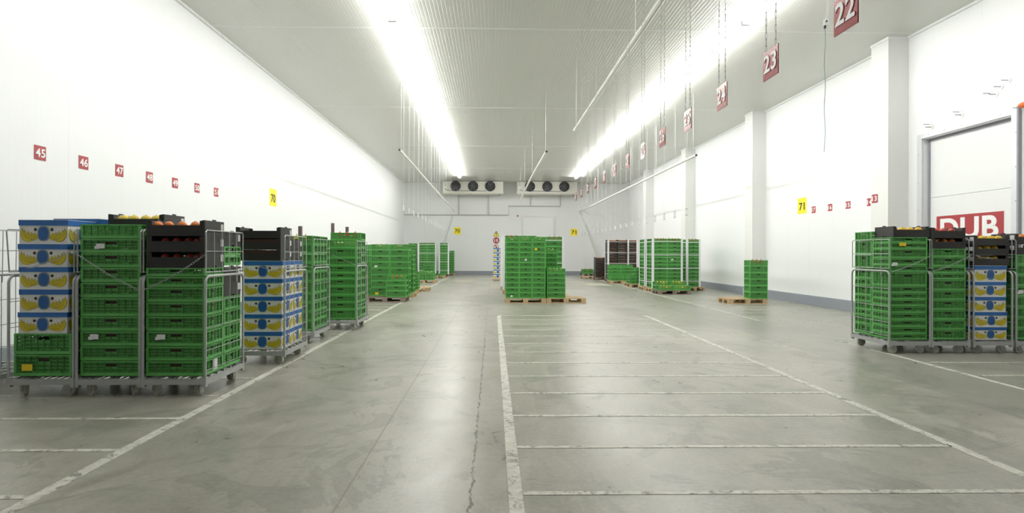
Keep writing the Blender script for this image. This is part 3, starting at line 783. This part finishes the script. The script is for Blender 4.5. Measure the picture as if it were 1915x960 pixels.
# ------------------------------------------------------------------ roll cage
DC = .87
def cage(x0, x1, y0, label, chain=None, lean=(0, 0)):
    W = x1-x0; hx, hy = W/2, DC/2
    o = tag(empty('roll_cage', ((x0+x1)/2, y0+hy, 0)), label, 'roll cage', 'roll cages')
    b = MB()
    for y in (-hy, hy-.035): b.box(-hx, hx, y, y+.035, .125, .178)
    for x in (-hx, hx-.035): b.box(x, x+.035, -hy+.035, hy-.035, .125, .178)
    for sx in (-1, 1):
        for sy in (-1, 1): b.box(sx*(hx-.02)-.0185, sx*(hx-.02)+.0185, sy*(hy-.02)-.0185, sy*(hy-.02)+.0185, .10, .195)
    fr = link('base_frame', b.mesh('base_frame', M_steel), o)
    b = MB(); n = 10
    for i in range(1, n): b.tube([(-hx+W*i/n,-hy+.01,.186),(-hx+W*i/n,hy-.01,.186)], .006, 5)
    for i in range(1, 6): b.box(-hx+.02, hx-.02, -hy+DC*i/6-.012, -hy+DC*i/6+.012, .178, .199)
    link('wire_deck', b.mesh('wire_deck', M_steel), o)
    for sx in (-1, 1):
        for sy in (-1, 1):
            c = (sx*(hx-.11), sy*(hy-.09), 0); an = random.uniform(-.5, .5)
            b = MB(); b.box(-.045,.045,-.04,.04,.112,.125); b.box(-.028,-.023,-.03,.03,.05,.112); b.box(.023,.028,-.03,.03,.05,.112); b.cyl((0,0,.060),'x',.008,-.034,.034,8)
            k = link('castor', b.mesh('castor', M_steel), o, c, an+(PI/2)*.8)
            b = MB(); b.cyl((0,0,.060),'x',.060,-.017,.017,22); b.cyl((0,0,.060),'x',.030,-.022,.022,14); b.ring((0,0,.060),'x',.050,.0602,-.018,.018,22)
            link('wheel', b.mesh('wheel', M_wheel), k)
    for sx in (-1, 1):
        X = sx*(hx-.013); b = MB(); R = .07; top = 1.21
        pts = [(X,-hy+.013,.17),(X,-hy+.013,top-R)] + [(X,-hy+.013+R-R*math.cos(t),top-R+R*math.sin(t)) for t in (.4,.8,1.2)] + [(X,-hy+.013+R,top),(X,hy-.013-R,top)] + [(X,hy-.013-R+R*math.sin(t),top-R+R*math.cos(t)) for t in (.4,.8,1.2)] + [(X,hy-.013,top-R),(X,hy-.013,.17)]
        b.tube(pts, .0135, 8)
        sp = link('side_frame', b.mesh('side_frame', M_steel), o)
        b = MB()
        for z in (.26,.46,.69,.95): b.tube([(X,-hy+.013,z),(X,hy-.013,z)], .0045, 5)
        for i in range(1, 5): b.tube([(X+.006*sx,-hy+DC*i/5,.25),(X+.006*sx,-hy+DC*i/5,top)], .004, 5)
        link('side_mesh', b.mesh('side_mesh', M_wire), sp)
        b = MB(); e0, e1 = -hy+.02, hy-.02; z0, z1 = 1.25, 1.675; ln = lean[0 if sx < 0 else 1]*sx
        q = lambda y, z: (X + ln*(z-z0), y, z)
        b.tube([q(e0,z0),q(e0,z1-.02),q(e0+.02,z1),q(e1-.02,z1),q(e1,z1-.02),q(e1,z0)], .0065, 6)
        b.tube([q(e0,z0),q(e1,z0)], .0065, 6); b.tube([q(e0,(z0+z1)/2),q(e1,(z0+z1)/2)], .0045, 5)
        for i in range(1, 5): b.tube([(X+.005*sx,e0+(e1-e0)*i/5,z0-(.12 if i in (1,4) else 0)), q(e0+(e1-e0)*i/5,z1)], .0045, 5)
        link('upper_mesh', b.mesh('upper_mesh', M_wire), o)
    if chain:
        b = MB(); cx, cy = (x0+x1)/2, y0+hy
        for seg in chain: chain_into(b, [(x-cx, y0-.022-cy, z) for x, z in seg], .03, .0022, .0075)
        link('safety_chain', b.mesh('safety_chain', M_steel), o)
    return o
def catenary(xa, za, xb, zb, sag, n=8):
    return [(xa+(xb-xa)*i/n, za+(zb-za)*i/n - sag*4*(i/n)*(1-i/n)) for i in range(n+1)]

# ================================================================== LEFT BAY: roll cages
cage(-5.75, -5.09, 5.72, 'empty roll cage at the far left edge of the picture beside the banana boxes', lean=(.03,.03))
cage(-4.83, -4.165, 5.64, 'left roll cage of the front row, banana boxes on two green crates', [catenary(-4.60,1.29,-4.185,1.46,.02)], (.07, 0))
cage(-4.160, -3.508, 5.64, 'middle roll cage of the left front row, full of green crates', [catenary(-4.16,1.46,-3.53,1.08,.02)])
cage(-3.507, -2.862, 5.64, 'right roll cage of the left front row, black trays on green crates', [catenary(-3.51,1.06,-2.875,1.42,.03)])
cage(-3.37, -2.665, 7.24, 'roll cage of banana boxes topped with black trays in the left bay', [catenary(-3.0,1.28,-2.71,1.21,.01)])
cage(-3.51, -2.835, 8.96, 'roll cage of green crates between the banana cage and farthest left cage', [catenary(-3.1,1.30,-2.85,1.22,.01)])
cage(-3.21, -2.53, 10.53, 'farthest roll cage of green crates in the left bay', [catenary(-3.0,1.42,-2.54,1.22,.0)])
Y0 = 5.675
stack(-4.785, -4.215, Y0, Y0+.398, [.20,.419,.633], 'banana cage front stack at left', cards={0:('yellow',-.16,.0)})
bananas(-4.50, Y0+.2, [.634,.848,1.078,1.303,1.533,1.773], 'front stack in the left front cage', .985)
stack(-4.785, -4.215, Y0+.402, Y0+.80, [.20,.419,.633], 'banana cage rear stack at left', hidden=2)
bananas(-4.46, Y0+.60, [.634,.86,1.095,1.33,1.57,1.81], 'rear stack in the left front cage', .985)
stack(-4.13, -3.538, Y0, Y0+.398, [.20,.357,.505,.655,.803,.99,1.143,1.292,1.438,1.583,1.731], 'middle front cage, front stack', cards={2:('white',-.16,.02),8:('white',-.10,.0)})
stack(-4.13, -3.538, Y0+.402, Y0+.80, lv(.20,10,.150), 'middle front cage, rear stack', hidden=9)
fruit_tray(-3.83, Y0+.60, 1.70, 'black tray of yellow melons on the rear stack of the middle front cage', fill=True, stick='R')
fruits('lemon', [-4.02,-3.90,-3.775,-3.66], Y0+.48, 1.70+.0665, 'tray behind the middle front cage')
stack(-3.478, -2.892, Y0, Y0+.398, [.20,.354,.502,.653,.802,.945,1.094,1.205,1.292], 'right front cage, front stack', cards={2:('white',-.15,.02),0:('end',.02,.0)})
for i, z in enumerate((1.2935, 1.4545, 1.6155)):
    nm = ('lowest','middle','top')[i]
    fruit_tray(-3.185, Y0+.2, z, '%s of three black fruit trays on the front stack of right front cage' % nm, sc=(.98,1,1), fill=True, stick='R')
    if i == 2: fruits('orange', [-3.40,-3.29,-3.16,-3.03], Y0+.075, z+.0665, 'top tray of the right front cage')
    else: fruits('apple', [-3.33,-3.21,-3.09,-3.00], Y0+.08, z+.0665, '%s tray of the right front cage' % nm, .95)
stack(-3.478, -2.892, Y0+.402, Y0+.80, [.20,.35,.505,.66,.815,.97], 'right front cage, rear stack')
for z, nm in ((.9715,'lowest'),(1.1325,'second')): fruit_tray(-3.185, Y0+.60, z, '%s black tray on the rear stack of the right front cage' % nm, sc=(.98,1,1), fill=True, stick='R')
stack(-3.478, -2.892, Y0+.402, Y0+.80, [1.306,1.411,1.516], 'rear stack between black trays', start=5, total=8)
fruit_tray(-3.185, Y0+.60, 1.517, 'topmost black tray on the rear stack of the right front cage', sc=(.98,1,1), fill=True, stick='R')
fruits('lemon', [-3.10,-2.975], Y0+.50, 1.517+.0665, 'rear top tray, right front cage', .9)
bananas(-2.965, 7.28+.2, [.20,.431,.656,.886,1.115,1.345], 'front stack, banana cage under black trays', 1.02)
bananas(-2.975, 7.28+.61, [.20,.431,.656,.886,1.115,1.345], 'rear stack, banana cage under black trays', 1.02)
for i, z in enumerate((1.346,1.492,1.637)):
    fruit_tray(-3.03, 7.48, z, '%s black tray on front stack of the banana cage behind' % ('lowest','middle','top')[i], sc=(.97,1,.905), stick='R', fill='dark' if i < 2 else True)
    if i < 2: fruit_tray(-3.03, 7.89, z, '%s black tray on rear stack of the banana cage behind' % ('lower','upper')[i], sc=(.97,1,.905), stick='R', fill='dark')
zz = [.20,.348,.496,.644,.79,.985,1.135,1.283,1.431,1.579,1.727]
stack(-3.47, -2.875, 9.0, 9.398, zz, 'fifth left cage, front stack'); stack(-3.47, -2.875, 9.402, 9.80, zz, 'fifth left cage, rear stack')
produce('yellow_pepper', -3.40, -2.95, 9.10, zz[-2], 3, 'fifth left cage')
stack(-3.165, -2.568, 10.57, 10.968, [.20,.376,.511,.645,.814,.948,1.066,1.20,1.352,1.53,1.70], 'sixth left cage, front stack')
stack(-3.165, -2.568, 10.972, 11.37, lv(.20,11,.150), 'sixth left cage, rear stack', hidden=0)
produce('red_pepper', -3.1, -2.62, 11.05, .20+.15*10, 3, 'top rear crate, sixth left cage')
produce('lettuce', -3.1, -2.62, 10.75, 1.53, 3, 'top front crate, sixth left cage', .16)
for x, y, z, lab in ((-3.52, 10.30, 1.94, 'left'), (-3.47, 12.2, 2.10, 'middle'), (-3.21, 12.4, 2.03, 'right')):
    b = MB(); b.box(-.03,.03,-.03,.03,0,z); o = tag(link('upright_post', b.mesh('upright_post', M_dwood), None, (x,y,0)), '%s of three dark brown upright posts rising behind the green crates' % lab, 'post', 'brown posts')
    b = MB(); b.box(-.10,.10,-.10,.10,0,.012); link('foot_plate', b.mesh('foot_plate', M_steel), o)

# ================================================================== LEFT BAY: pallets
pallet(-3.79, -2.59, 16.63, 'weathered pallet under the tall twin crate stacks in the left bay', kind='old')
zs = [.145,.402,.605,.787,.985,1.174,1.358,1.55,1.724]; zs[0] = .145
stack(-3.70, -3.125, 17.04, 17.43, zs, 'left tall stack on the weathered pallet', cards={4:('white',-.13,.0),0:('yellow',-.1,-.02)})
stack(-3.115, -2.535, 17.04, 17.43, zs, 'right tall stack on the weathered pallet')
stack(-3.155, -2.56, 16.64, 17.03, [.145,.319,.477,.626], 'short stack in front on the weathered pallet')
stack(-3.115, -2.57, 16.645, 17.03, [.627,.775], 'short stack on weathered pallet, set back', start=3, total=5)
produce('lettuce', -3.66, -3.16, 17.15, zs[-2], 3, 'left tall stack', .17); produce('lettuce', -3.08, -2.58, 17.15, zs[-2], 3, 'right tall stack', .17)
produce('red_pepper', -3.06, -2.62, 16.75, .627, 3, 'short stack of weathered pallet')
pallet(-4.62, -3.82, 17.3, 'pallet standing behind the weathered pallet against the left wall', rot=1)
stack(-4.42, -3.83, 17.5, 17.9, lv(.145,9,.175), 'stack left of the weathered pallet', cards={3:('yellow',.2,0)})
pallet(-3.78, -2.58, 18.35, 'second pallet back in the left bay, one crate stack on its edge')
stack(-3.19, -2.60, 18.5, 18.9, lv(.145,9,.155), 'stack just behind the weathered pallet')
pallet(-3.45, -2.65, 20.15, 'small-end-on pallet with a short stack of low crates', rot=1)
stack(-3.23, -2.665, 20.2, 20.6, lv(.145,5,.105), 'short stack of low crates in left bay')
produce('red_pepper', -3.18, -2.72, 20.3, .145+4*.105, 4, 'low stack in left bay', .11)
pallet(-3.64, -2.44, 21.42, 'empty pallet sticking out into the aisle in the left bay')
pallet(-3.95, -2.77, 27.42, 'pallet with two short narrow stacks at the back of left bay')
stack(-3.74, -3.345, 27.46, 28.05, lv(.145,3,.135), 'left narrow stack at back of left bay', 1); stack(-3.32, -2.87, 27.46, 28.05, lv(.145,3,.135), 'right narrow stack at back of left bay', 1)
produce('lettuce', -3.7, -3.38, 27.6, .145+2*.135, 2, 'left narrow stack', .135); produce('lettuce', -3.28, -2.9, 27.6, .145+2*.135, 2, 'right narrow stack', .135)
pallet(-4.5, -3.3, 31.95, 'pallet with five crates before the strapped left stacks')
stack(-3.95, -3.35, 32.0, 32.4, lv(.145,5,.148), 'five-crate stack before the strapped left stacks')
pallet(-3.6, -2.8, 32.85, 'pallet carrying a single low crate near the strapped left stacks', deep=1.0, rot=1)
stack(-3.39, -2.83, 32.9, 33.3, [.145,.265], 'single low pallet in left bay', start=0, total=2)
pallet(-4.75, -3.55, 35.15, 'pallet under the strapped twin stacks at the far left')
stack(-4.66, -4.11, 35.2, 35.6, lv(.145,13,.152), 'strapped twin stacks far left, left column'); stack(-4.105, -3.55, 35.2, 35.6, lv(.145,13,.152), 'strapped twin stacks far left, right column')
pallet(-5.35, -4.78, 35.3, 'pallet in the far left corner beside the strapped stacks', rot=1, kind='old')
stack(-5.30, -4.80, 35.4, 35.8, lv(.145,13,.150), 'far left corner stack')
pallet(-3.48, -2.72, 35.4, 'pallet under the single strapped stack at the far left', rot=1, kind='old')
stack(-3.38, -2.77, 35.45, 35.85, lv(.145,13,.152), 'single strapped stack at the far left')
pallet(-3.2, -2.5, 36.9, 'pallet beside the back wall in the left bay', rot=1)
stack(-3.12, -2.54, 36.95, 37.35, lv(.145,10,.15), 'lower stack by the back wall')
for q, (x, lab) in enumerate(((-4.3,'left column'),(-3.8,'right column'))): produce('red_pepper', x-.17, x+.17, 35.3, .145+12*.152, 3, 'strapped twin stacks %s' % lab)

# strapping: white edge protectors and bands
def protector(x, y, z0, z1, sx, sy, label):
    b = MB(); a, t = .07, .006
    b.box(min(0,sx*a), max(0,sx*a), min(0,-sy*t), max(0,-sy*t), z0, z1); b.box(min(0,-sx*t), max(0,-sx*t), min(-sy*t,sy*a), max(-sy*t,sy*a), z0, z1)
    tag(link('edge_protector', b.mesh('edge_protector', M_post), None, (x, y, 0)), label, 'edge protector', 'white edge protectors')
def bands(x0, x1, y0, y1, zs, where):
    for i, z in enumerate(zs):
        b = MB(); t = .004; g = .0135
        b.box(x0-g, x1+g, y0-g-t, y0-g, z-.012, z+.012); b.box(x0-g, x1+g, y1+g, y1+g+t, z-.012, z+.012)
        b.box(x0-g-t, x0-g, y0-g-t, y1+g+t, z-.012, z+.012); b.box(x1+g, x1+g+t, y0-g-t, y1+g+t, z-.012, z+.012)
        tag(link('strap_band', b.mesh('strap_band', M_strap)), '%s white strap band from the top around the %s' % (NTH[i], where), 'strap', 'white strap bands')
def strap(x0, x1, y0, y1, z0, z1, n, where, corners='fl fr bl'):
    for c in corners.split():
        sx = 1 if 'l' in c else -1; sy = 1 if 'f' in c else -1
        protector(x0-.006 if sx > 0 else x1+.006, y0-.006 if sy > 0 else y1+.006, z0, z1, sx, sy, 'white edge protector on the %s corner of the %s' % ({'fl':'front left','fr':'front right','bl':'back left','br':'back right'}[c], where))
    bands(x0, x1, y0, y1, [z1-.12-(z1-z0-.35)*i/(n-1) for i in range(n)], where)
strap(-4.665, -3.545, 35.195, 35.605, .15, 2.13, 4, 'strapped twin stacks far left')
strap(-3.385, -2.765, 35.445, 35.855, .15, 2.13, 4, 'single strapped stack far left', 'fl fr')

# ================================================================== MIDDLE
pallet(.375, 1.575, 16.33, 'pale pallet under three tall columns of green crates in the middle')
for i, (a, c) in enumerate(((.39,.782),(.786,1.166),(1.17,1.552))):
    nm = ('left','middle','right')[i]
    stack(a, c, 16.345, 16.94, lv(.145,12,.148), '%s tall column in the middle' % nm, 1, cards={9:('yellow',-.14,.02)} if i == 2 else ({7:('white',0,.02)} if i == 1 else ({0:('white',-.03,-.01)} if i == 0 else None)))
    produce('lettuce', a+.02, c-.02, 16.45, .145+11*.148, 2, '%s middle column' % nm)
pallet(1.59, 2.755, 16.39, 'pale pallet half covered by six crates, its right end bare')
stack(1.60, 2.152, 16.41, 16.80, lv(.145,6,.1445), 'six-crate stack right of the tall columns')
produce('lettuce', 1.64, 2.1, 16.5, .145+5*.1445, 4, 'six-crate stack')
pallet(1.62, 2.42, 17.25, 'pallet hidden behind the six-crate stack', rot=1)
stack(1.645, 2.005, 17.28, 17.86, lv(.145,10,.146), 'narrow column behind the six-crate stack', 1)
produce('lettuce', 1.67, 1.98, 17.4, .145+9*.146, 2, 'narrow column behind')
pallet(1.18, 2.38, 18.5, 'pallet under the wide stacks behind the middle columns')
stack(1.765, 2.365, 18.53, 18.93, lv(.145,11,.170), 'wide back stack behind six-crate stack'); stack(1.165, 1.76, 18.53, 18.93, lv(.145,11,.170), 'wide back stack hidden behind columns', hidden=10)
produce('red_pepper', 1.8, 2.33, 18.62, .145+10*.17, 3, 'wide back stack', .165)
strap(1.16, 2.37, 18.525, 18.935, .15, 2.02, 3, 'wide back stacks in the middle', 'fr br')
pallet(.37, 1.57, 19.95, 'pallet under strapped stacks behind the tall middle columns')
stack(.385, .98, 20.0, 20.4, lv(.145,13,.150), 'strapped left stack behind tall columns'); stack(.985, 1.58, 20.0, 20.4, lv(.145,13,.150), 'strapped right stack behind tall columns', hidden=12)
produce('red_pepper', .42, .95, 20.1, .145+12*.15, 3, 'strapped middle stack')
strap(.38, 1.585, 19.995, 20.405, .15, 2.11, 4, 'strapped stacks behind the middle columns', 'fl bl')
pallet(.33, 1.53, 22.2, 'farther pallet under strapped stack behind the middle columns', kind='new')
stack(.345, .94, 22.25, 22.65, lv(.145,13,.150), 'farther strapped stack in the middle', hidden=13)
strap(.34, .945, 22.245, 22.655, .15, 2.11, 4, 'farther strapped stack in the middle', 'fl bl')
pallet(.0, .8, 29.72, 'pallet under the banana boxes far back in the middle', rot=1)
bananas(.29, 29.95, lv(.145,7,.229), 'tall stack at the back')

# ================================================================== RIGHT BAY: pallets
pallet(5.95, 6.72, 36.9, 'dark pallet by the back wall with two low crates', rot=1, kind='old', deep=1.0)
stack(5.97, 6.33, 36.95, 37.5, [.145,.44], 'left crate by the back wall at right', 1, start=0, total=2); stack(6.335, 6.69, 36.95, 37.5, [.145,.44], 'right crate by the back wall at right', 1, start=0, total=2)
produce('red_pepper', 6.0, 6.3, 37.15, .145, 1, 'left crate by back wall', .30); produce('red_pepper', 6.36, 6.66, 37.15, .145, 1, 'right crate by back wall', .30)
pallet(5.24, 6.44, 32.4, 'empty pallet lying beside the black trays at the back')
pallet(5.77, 6.95, 31.2, 'pallet under the shorter black tray stacks at the back', kind='old')
def trays(x0, x1, y0, y1, z0, n, dz, where, rot=0):
    for i in range(n):
        w_, d_ = (x1-x0, y1-y0) if not rot else (y1-y0, x1-x0)
        fruit_tray((x0+x1)/2, (y0+y1)/2, z0+i*dz, '%s of the %s' % (ordinal(i, n, 'black tray'), where), PI/2 if rot else 0, (w_/.598, d_/.398, dz/.1605), fill='stuff')
trays(5.79, 6.275, 31.25, 31.85, .145, 8, .140, 'shorter black stack at the back, left'); trays(6.30, 6.80, 31.25, 31.85, .145, 8, .140, 'shorter black stack at the back, right')
pallet(6.08, 7.72, 29.45, 'pallet under the tall strapped black tray stacks', kind='old')
for (a, c), nm in (((6.12,6.60),'left'),((6.64,7.14),'middle'),((7.18,7.68),'right')): trays(a, c, 29.5, 29.9, .145, 14, .147, 'tall strapped black stack, %s column' % nm)
trays(6.12, 6.60, 29.92, 30.2, .145, 14, .147, 'tall strapped black stack, rear left column')
strap(6.11, 7.69, 29.49, 30.21, .15, 2.22, 4, 'tall black tray stacks', 'fl fr bl')
protector(7.163, 29.49, .15, 2.22, 1, 1, 'white edge protector between middle and right columns of tall black trays')
pallet(5.76, 6.96, 27.2, 'pallet under the wide low green stacks before the black trays')
stack(5.78, 6.395, 27.22, 27.6, [.145,.28,.418], 'front left low stack before black trays'); stack(6.40, 6.92, 27.22, 27.6, [.145,.28,.418], 'front right low stack before black trays')
stack(5.77, 6.385, 27.62, 28.0, lv(.145,5,.155), 'back left low stack before black trays', hidden=2); stack(6.39, 6.97, 27.62, 28.0, lv(.145,5,.155), 'back right low stack before black trays', hidden=2)
pallet(6.02, 6.82, 24.35, 'pallet between strapped green stacks and the low green stacks', rot=1)
stack(6.0, 6.31, 24.4, 24.95, lv(.145,3,.13), 'small stack beside the strapped green stacks', 1)
stack(6.33, 6.85, 24.6, 25.0, lv(.145,5,.143), 'five-crate stack beside strapped green stacks', cards={4:('yellow',.0,.03)})
pallet(6.08, 7.28, 22.35, 'second pallet under the strapped green stacks in the right bay')
z13 = lv(.145,13,.1462)
stack(6.13, 6.70, 22.37, 22.77, z13, 'second strapped green block, front left column'); stack(6.13, 6.70, 22.775, 23.17, z13, 'second strapped green block, back left column')
strap(6.125, 6.705, 22.365, 23.175, .15, 2.05, 4, 'second strapped green block', 'fl bl')
pallet(6.08, 7.28, 21.27, 'pallet under the big strapped green block in the right bay')
stack(6.13, 6.70, 21.3, 21.7, z13, 'big strapped block, front left column'); stack(6.705, 7.275, 21.3, 21.7, z13, 'big strapped block, front right column', cards={7:('white',-.1,0)})
stack(6.13, 6.70, 21.705, 22.1, z13, 'big strapped block, back left column')
strap(6.125, 7.28, 21.295, 22.105, .15, 2.06, 4, 'big strapped green block', 'fl fr bl')
produce('red_pepper', 6.18, 6.66, 21.4, z13[-2], 4, 'big block left column'); produce('red_pepper', 6.75, 7.24, 21.4, z13[-2], 4, 'big block right column')
pallet(7.7, 8.5, 22.15, 'pallet under the strapped stack next to the right wall', rot=1)
stack(7.765, 8.305, 22.2, 22.6, z13, 'strapped stack by right wall, front column'); stack(7.765, 8.305, 22.605, 23.0, z13, 'strapped stack by right wall, back column')
strap(7.76, 8.31, 22.195, 23.005, .15, 2.05, 4, 'strapped stack by right wall', 'fl fr')
produce('red_pepper', 7.8, 8.26, 22.3, z13[-2], 3, 'strapped stack by right wall')
pallet(5.96, 7.16, 19.97, 'weathered pallet with low crates before the big strapped block', kind='old')
for (a, c), nm in (((5.98,6.56),'left'),((6.565,7.135),'right')):
    stack(a, c, 19.98, 20.37, [.145,.31], '%s low crate at front of big block' % nm, start=0, total=2)
    stack(a, c, 20.38, 20.76, [.145,.29,.433], '%s low stack before big block' % nm)
    produce('yellow_pepper', a+.05, c-.05, 20.1, .145, 4, '%s front low crate' % nm, .155); produce('yellow_pepper', a+.05, c-.05, 20.5, .29, 4, '%s back low crate' % nm)
pallet(6.90, 8.05, 16.2, 'lone pale pallet with six crates by the right wall')
stack(7.53, 8.06, 16.21, 16.6, [.145,.329,.523,.717,.904,1.098,1.28], 'lone stack by the right wall')
produce('red_pepper', 7.58, 8.0, 16.3, 1.098, 3, 'lone stack', .18)

# ================================================================== RIGHT BAY: roll cages
YR = 8.04
cage(5.78, 6.408, YR, 'left roll cage of the right row, green crates under one black tray', [catenary(5.80,1.20,6.38,1.44,.02)])
cage(6.41, 6.99, YR, 'second roll cage of the right row, green crates under two black trays', [catenary(6.41,1.21,6.98,1.45,.02)])
cage(7.03, 7.63, YR, 'third roll cage of the right row, banana boxes under three black trays', [catenary(7.05,1.44,7.3,1.40,.01)])
cage(7.665, 8.27, YR, 'rightmost roll cage of the right row, cut off by the picture edge')
YC = YR + .04
stack(5.822, 6.378, YC, YC+.395, [.20,.28,.38,.486,.587,.69,.785,.879,.979,1.19,1.285,1.39,1.529,1.618,1.706], 'left right-bay cage, front stack', cards={9:('white',-.22,.06),12:('yellow',-.1,.0)})
fruit_tray(6.135, YC+.2, 1.707, 'single black tray of mangoes on the left cage of the right row', sc=(.89,1,1), fill=True)
fruits('mango', [5.945,6.062,6.179,6.296], YC+.08, 1.707+.0665, 'tray on left cage of right row')
stack(5.822, 6.378, YC+.402, YC+.795, [.20,.36,.494,.585,.712,.807,.956,1.065,1.228,1.446,1.658,1.805], 'left right-bay cage, rear stack')
stack(6.445, 6.95, YC, YC+.395, [.20,.34,.487,.634,.778,.917,1.082,1.171,1.272,1.412,1.538], 'second right-bay cage, front stack')
for i, z in enumerate((1.539, 1.695)):
    nm = ('lower','upper')[i]
    fruit_tray(6.695, YC+.2, z, '%s black tray on the second cage of the right row' % nm, sc=(.84,1,.97), fill=True, stick='R')
    fruits('orange' if i == 0 else 'apple', [6.55,6.68,6.80], YC+.08, z+.0645, '%s tray on the second right cage' % nm)
stack(6.445, 6.95, YC+.402, YC+.795, lv(.20,11,.148), 'second right-bay cage, rear stack', hidden=11)
zb = [.20,.391,.614,.837,1.058,1.294]
bananas(7.325, YC+.2, zb, 'front stack in the third right cage', .97)
bananas(7.31, YC+.6, zb, 'rear stack in the third right cage', .97)
for i, z in enumerate((1.295, 1.443, 1.591)):
    nm = ('lowest','middle','top')[i]
    fruit_tray(7.335, YC+.2, z, '%s black tray on front stack of the third right cage' % nm, sc=(.865,1,.92), fill=True, stick='L')
    fruits('mango', [7.20,7.32,7.44] if i < 2 else [7.15,7.267,7.384,7.50], YC+.08, z+.0615, '%s tray of the third right cage' % nm)
    fruit_tray(7.335, YC+.6, z, '%s black tray on rear stack of the third right cage' % nm, sc=(.865,1,.92), stick='L')
stack(7.70, 8.24, YC, YC+.395, lv(.20,8,.157), 'rightmost cage, front stack', cards={4:('white',-.22,.0)})
for i, z in enumerate((1.457, 1.612)):
    fruit_tray(7.96, YC+.2, z, '%s black tray on the rightmost cage' % ('lower','upper')[i], sc=(.92,1,.96), fill=True, stick='L')
fruits('orange', [7.86,7.96], YC+.08, 1.612+.064, 'upper tray of the rightmost cage')

# ------------------------------------------------------------------ place the crates: the 300 that show largest one by one, the rest together
def card_mesh(kind, du, dv):
    b = MB()
    if kind == 'end': b.box(.298, .2992, du-.05, du+.05, .03, .135)
    elif kind == 'yellow': b.box(du-.055, du+.055, -.2005, -.199, .055+dv, .115+dv)
    else: b.box(du-.04, du+.045, -.2005, -.199, .05+dv, .10+dv); b.box(du-.055, du-.01, -.2014, -.199, .045+dv, .075+dv)
    return b.mesh('label_card', M_cardy if kind == 'yellow' else M_card)
vis = sorted([c for c in CRATES if not c['hidden']], key=lambda c: c['y0'])
keep = vis[:300]; rest = vis[300:] + [c for c in CRATES if c['hidden']]
for c in keep:
    w_, d_, h = c['x1']-c['x0'], c['y1']-c['y0'], c['z1']-c['z0']; K = CR[crate_kind(h)]
    if c['rot']: w_, d_ = d_, w_
    sc = (w_/CW*.994, d_/CD*.994, h/K['h']*.998); loc = ((c['x0']+c['x1'])/2+c['jx'], (c['y0']+c['y1'])/2, c['z0'])
    near = c['y0'] < 12
    o = tag(link('crate', K['body'] if near else K['joined' if c['top'] else 'full'], None, loc, PI/2 if c['rot'] else 0, sc), c['label'], 'crate', 'green crates')
    if near:
        if not c['top']: link('dark_produce_fill', K['fill'], o)
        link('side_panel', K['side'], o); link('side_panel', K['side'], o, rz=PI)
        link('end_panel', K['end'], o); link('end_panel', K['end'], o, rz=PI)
    if c['card']:
        k = link('label_card', card_mesh(*c['card']) , o)
        if c['rot']: k.rotation_euler = (0, 0, -PI/2); k.scale = (.66, 1.5, 1)
b = MB()
for c in rest:
    w_, d_, h = c['x1']-c['x0'], c['y1']-c['y0'], c['z1']-c['z0']; R = CR[crate_kind(h)]['raw' if c['top'] else 'rawfull']; hh = CR[crate_kind(h)]['h']
    cx, cy = (c['x0']+c['x1'])/2+c['jx'], (c['y0']+c['y1'])/2; n0 = len(b.v)
    if c['rot']: b.v += [(cx - y*w_/CD*.994, cy + x*d_/CW*.994, c['z0']+z*h/hh*.998) for x, y, z in R.v]
    else: b.v += [(cx + x*w_/CW*.994, cy + y*d_/CD*.994, c['z0']+z*h/hh*.998) for x, y, z in R.v]
    b.f += [[i+n0 for i in f] for f in R.f]; b.m += R.m
tag(link('stacked_crates', b.mesh('stacked_crates', [M_green, M_greend, M_fillp])), 'farthest and half hidden green crates at the back of the hall', 'crates', kind='stuff')
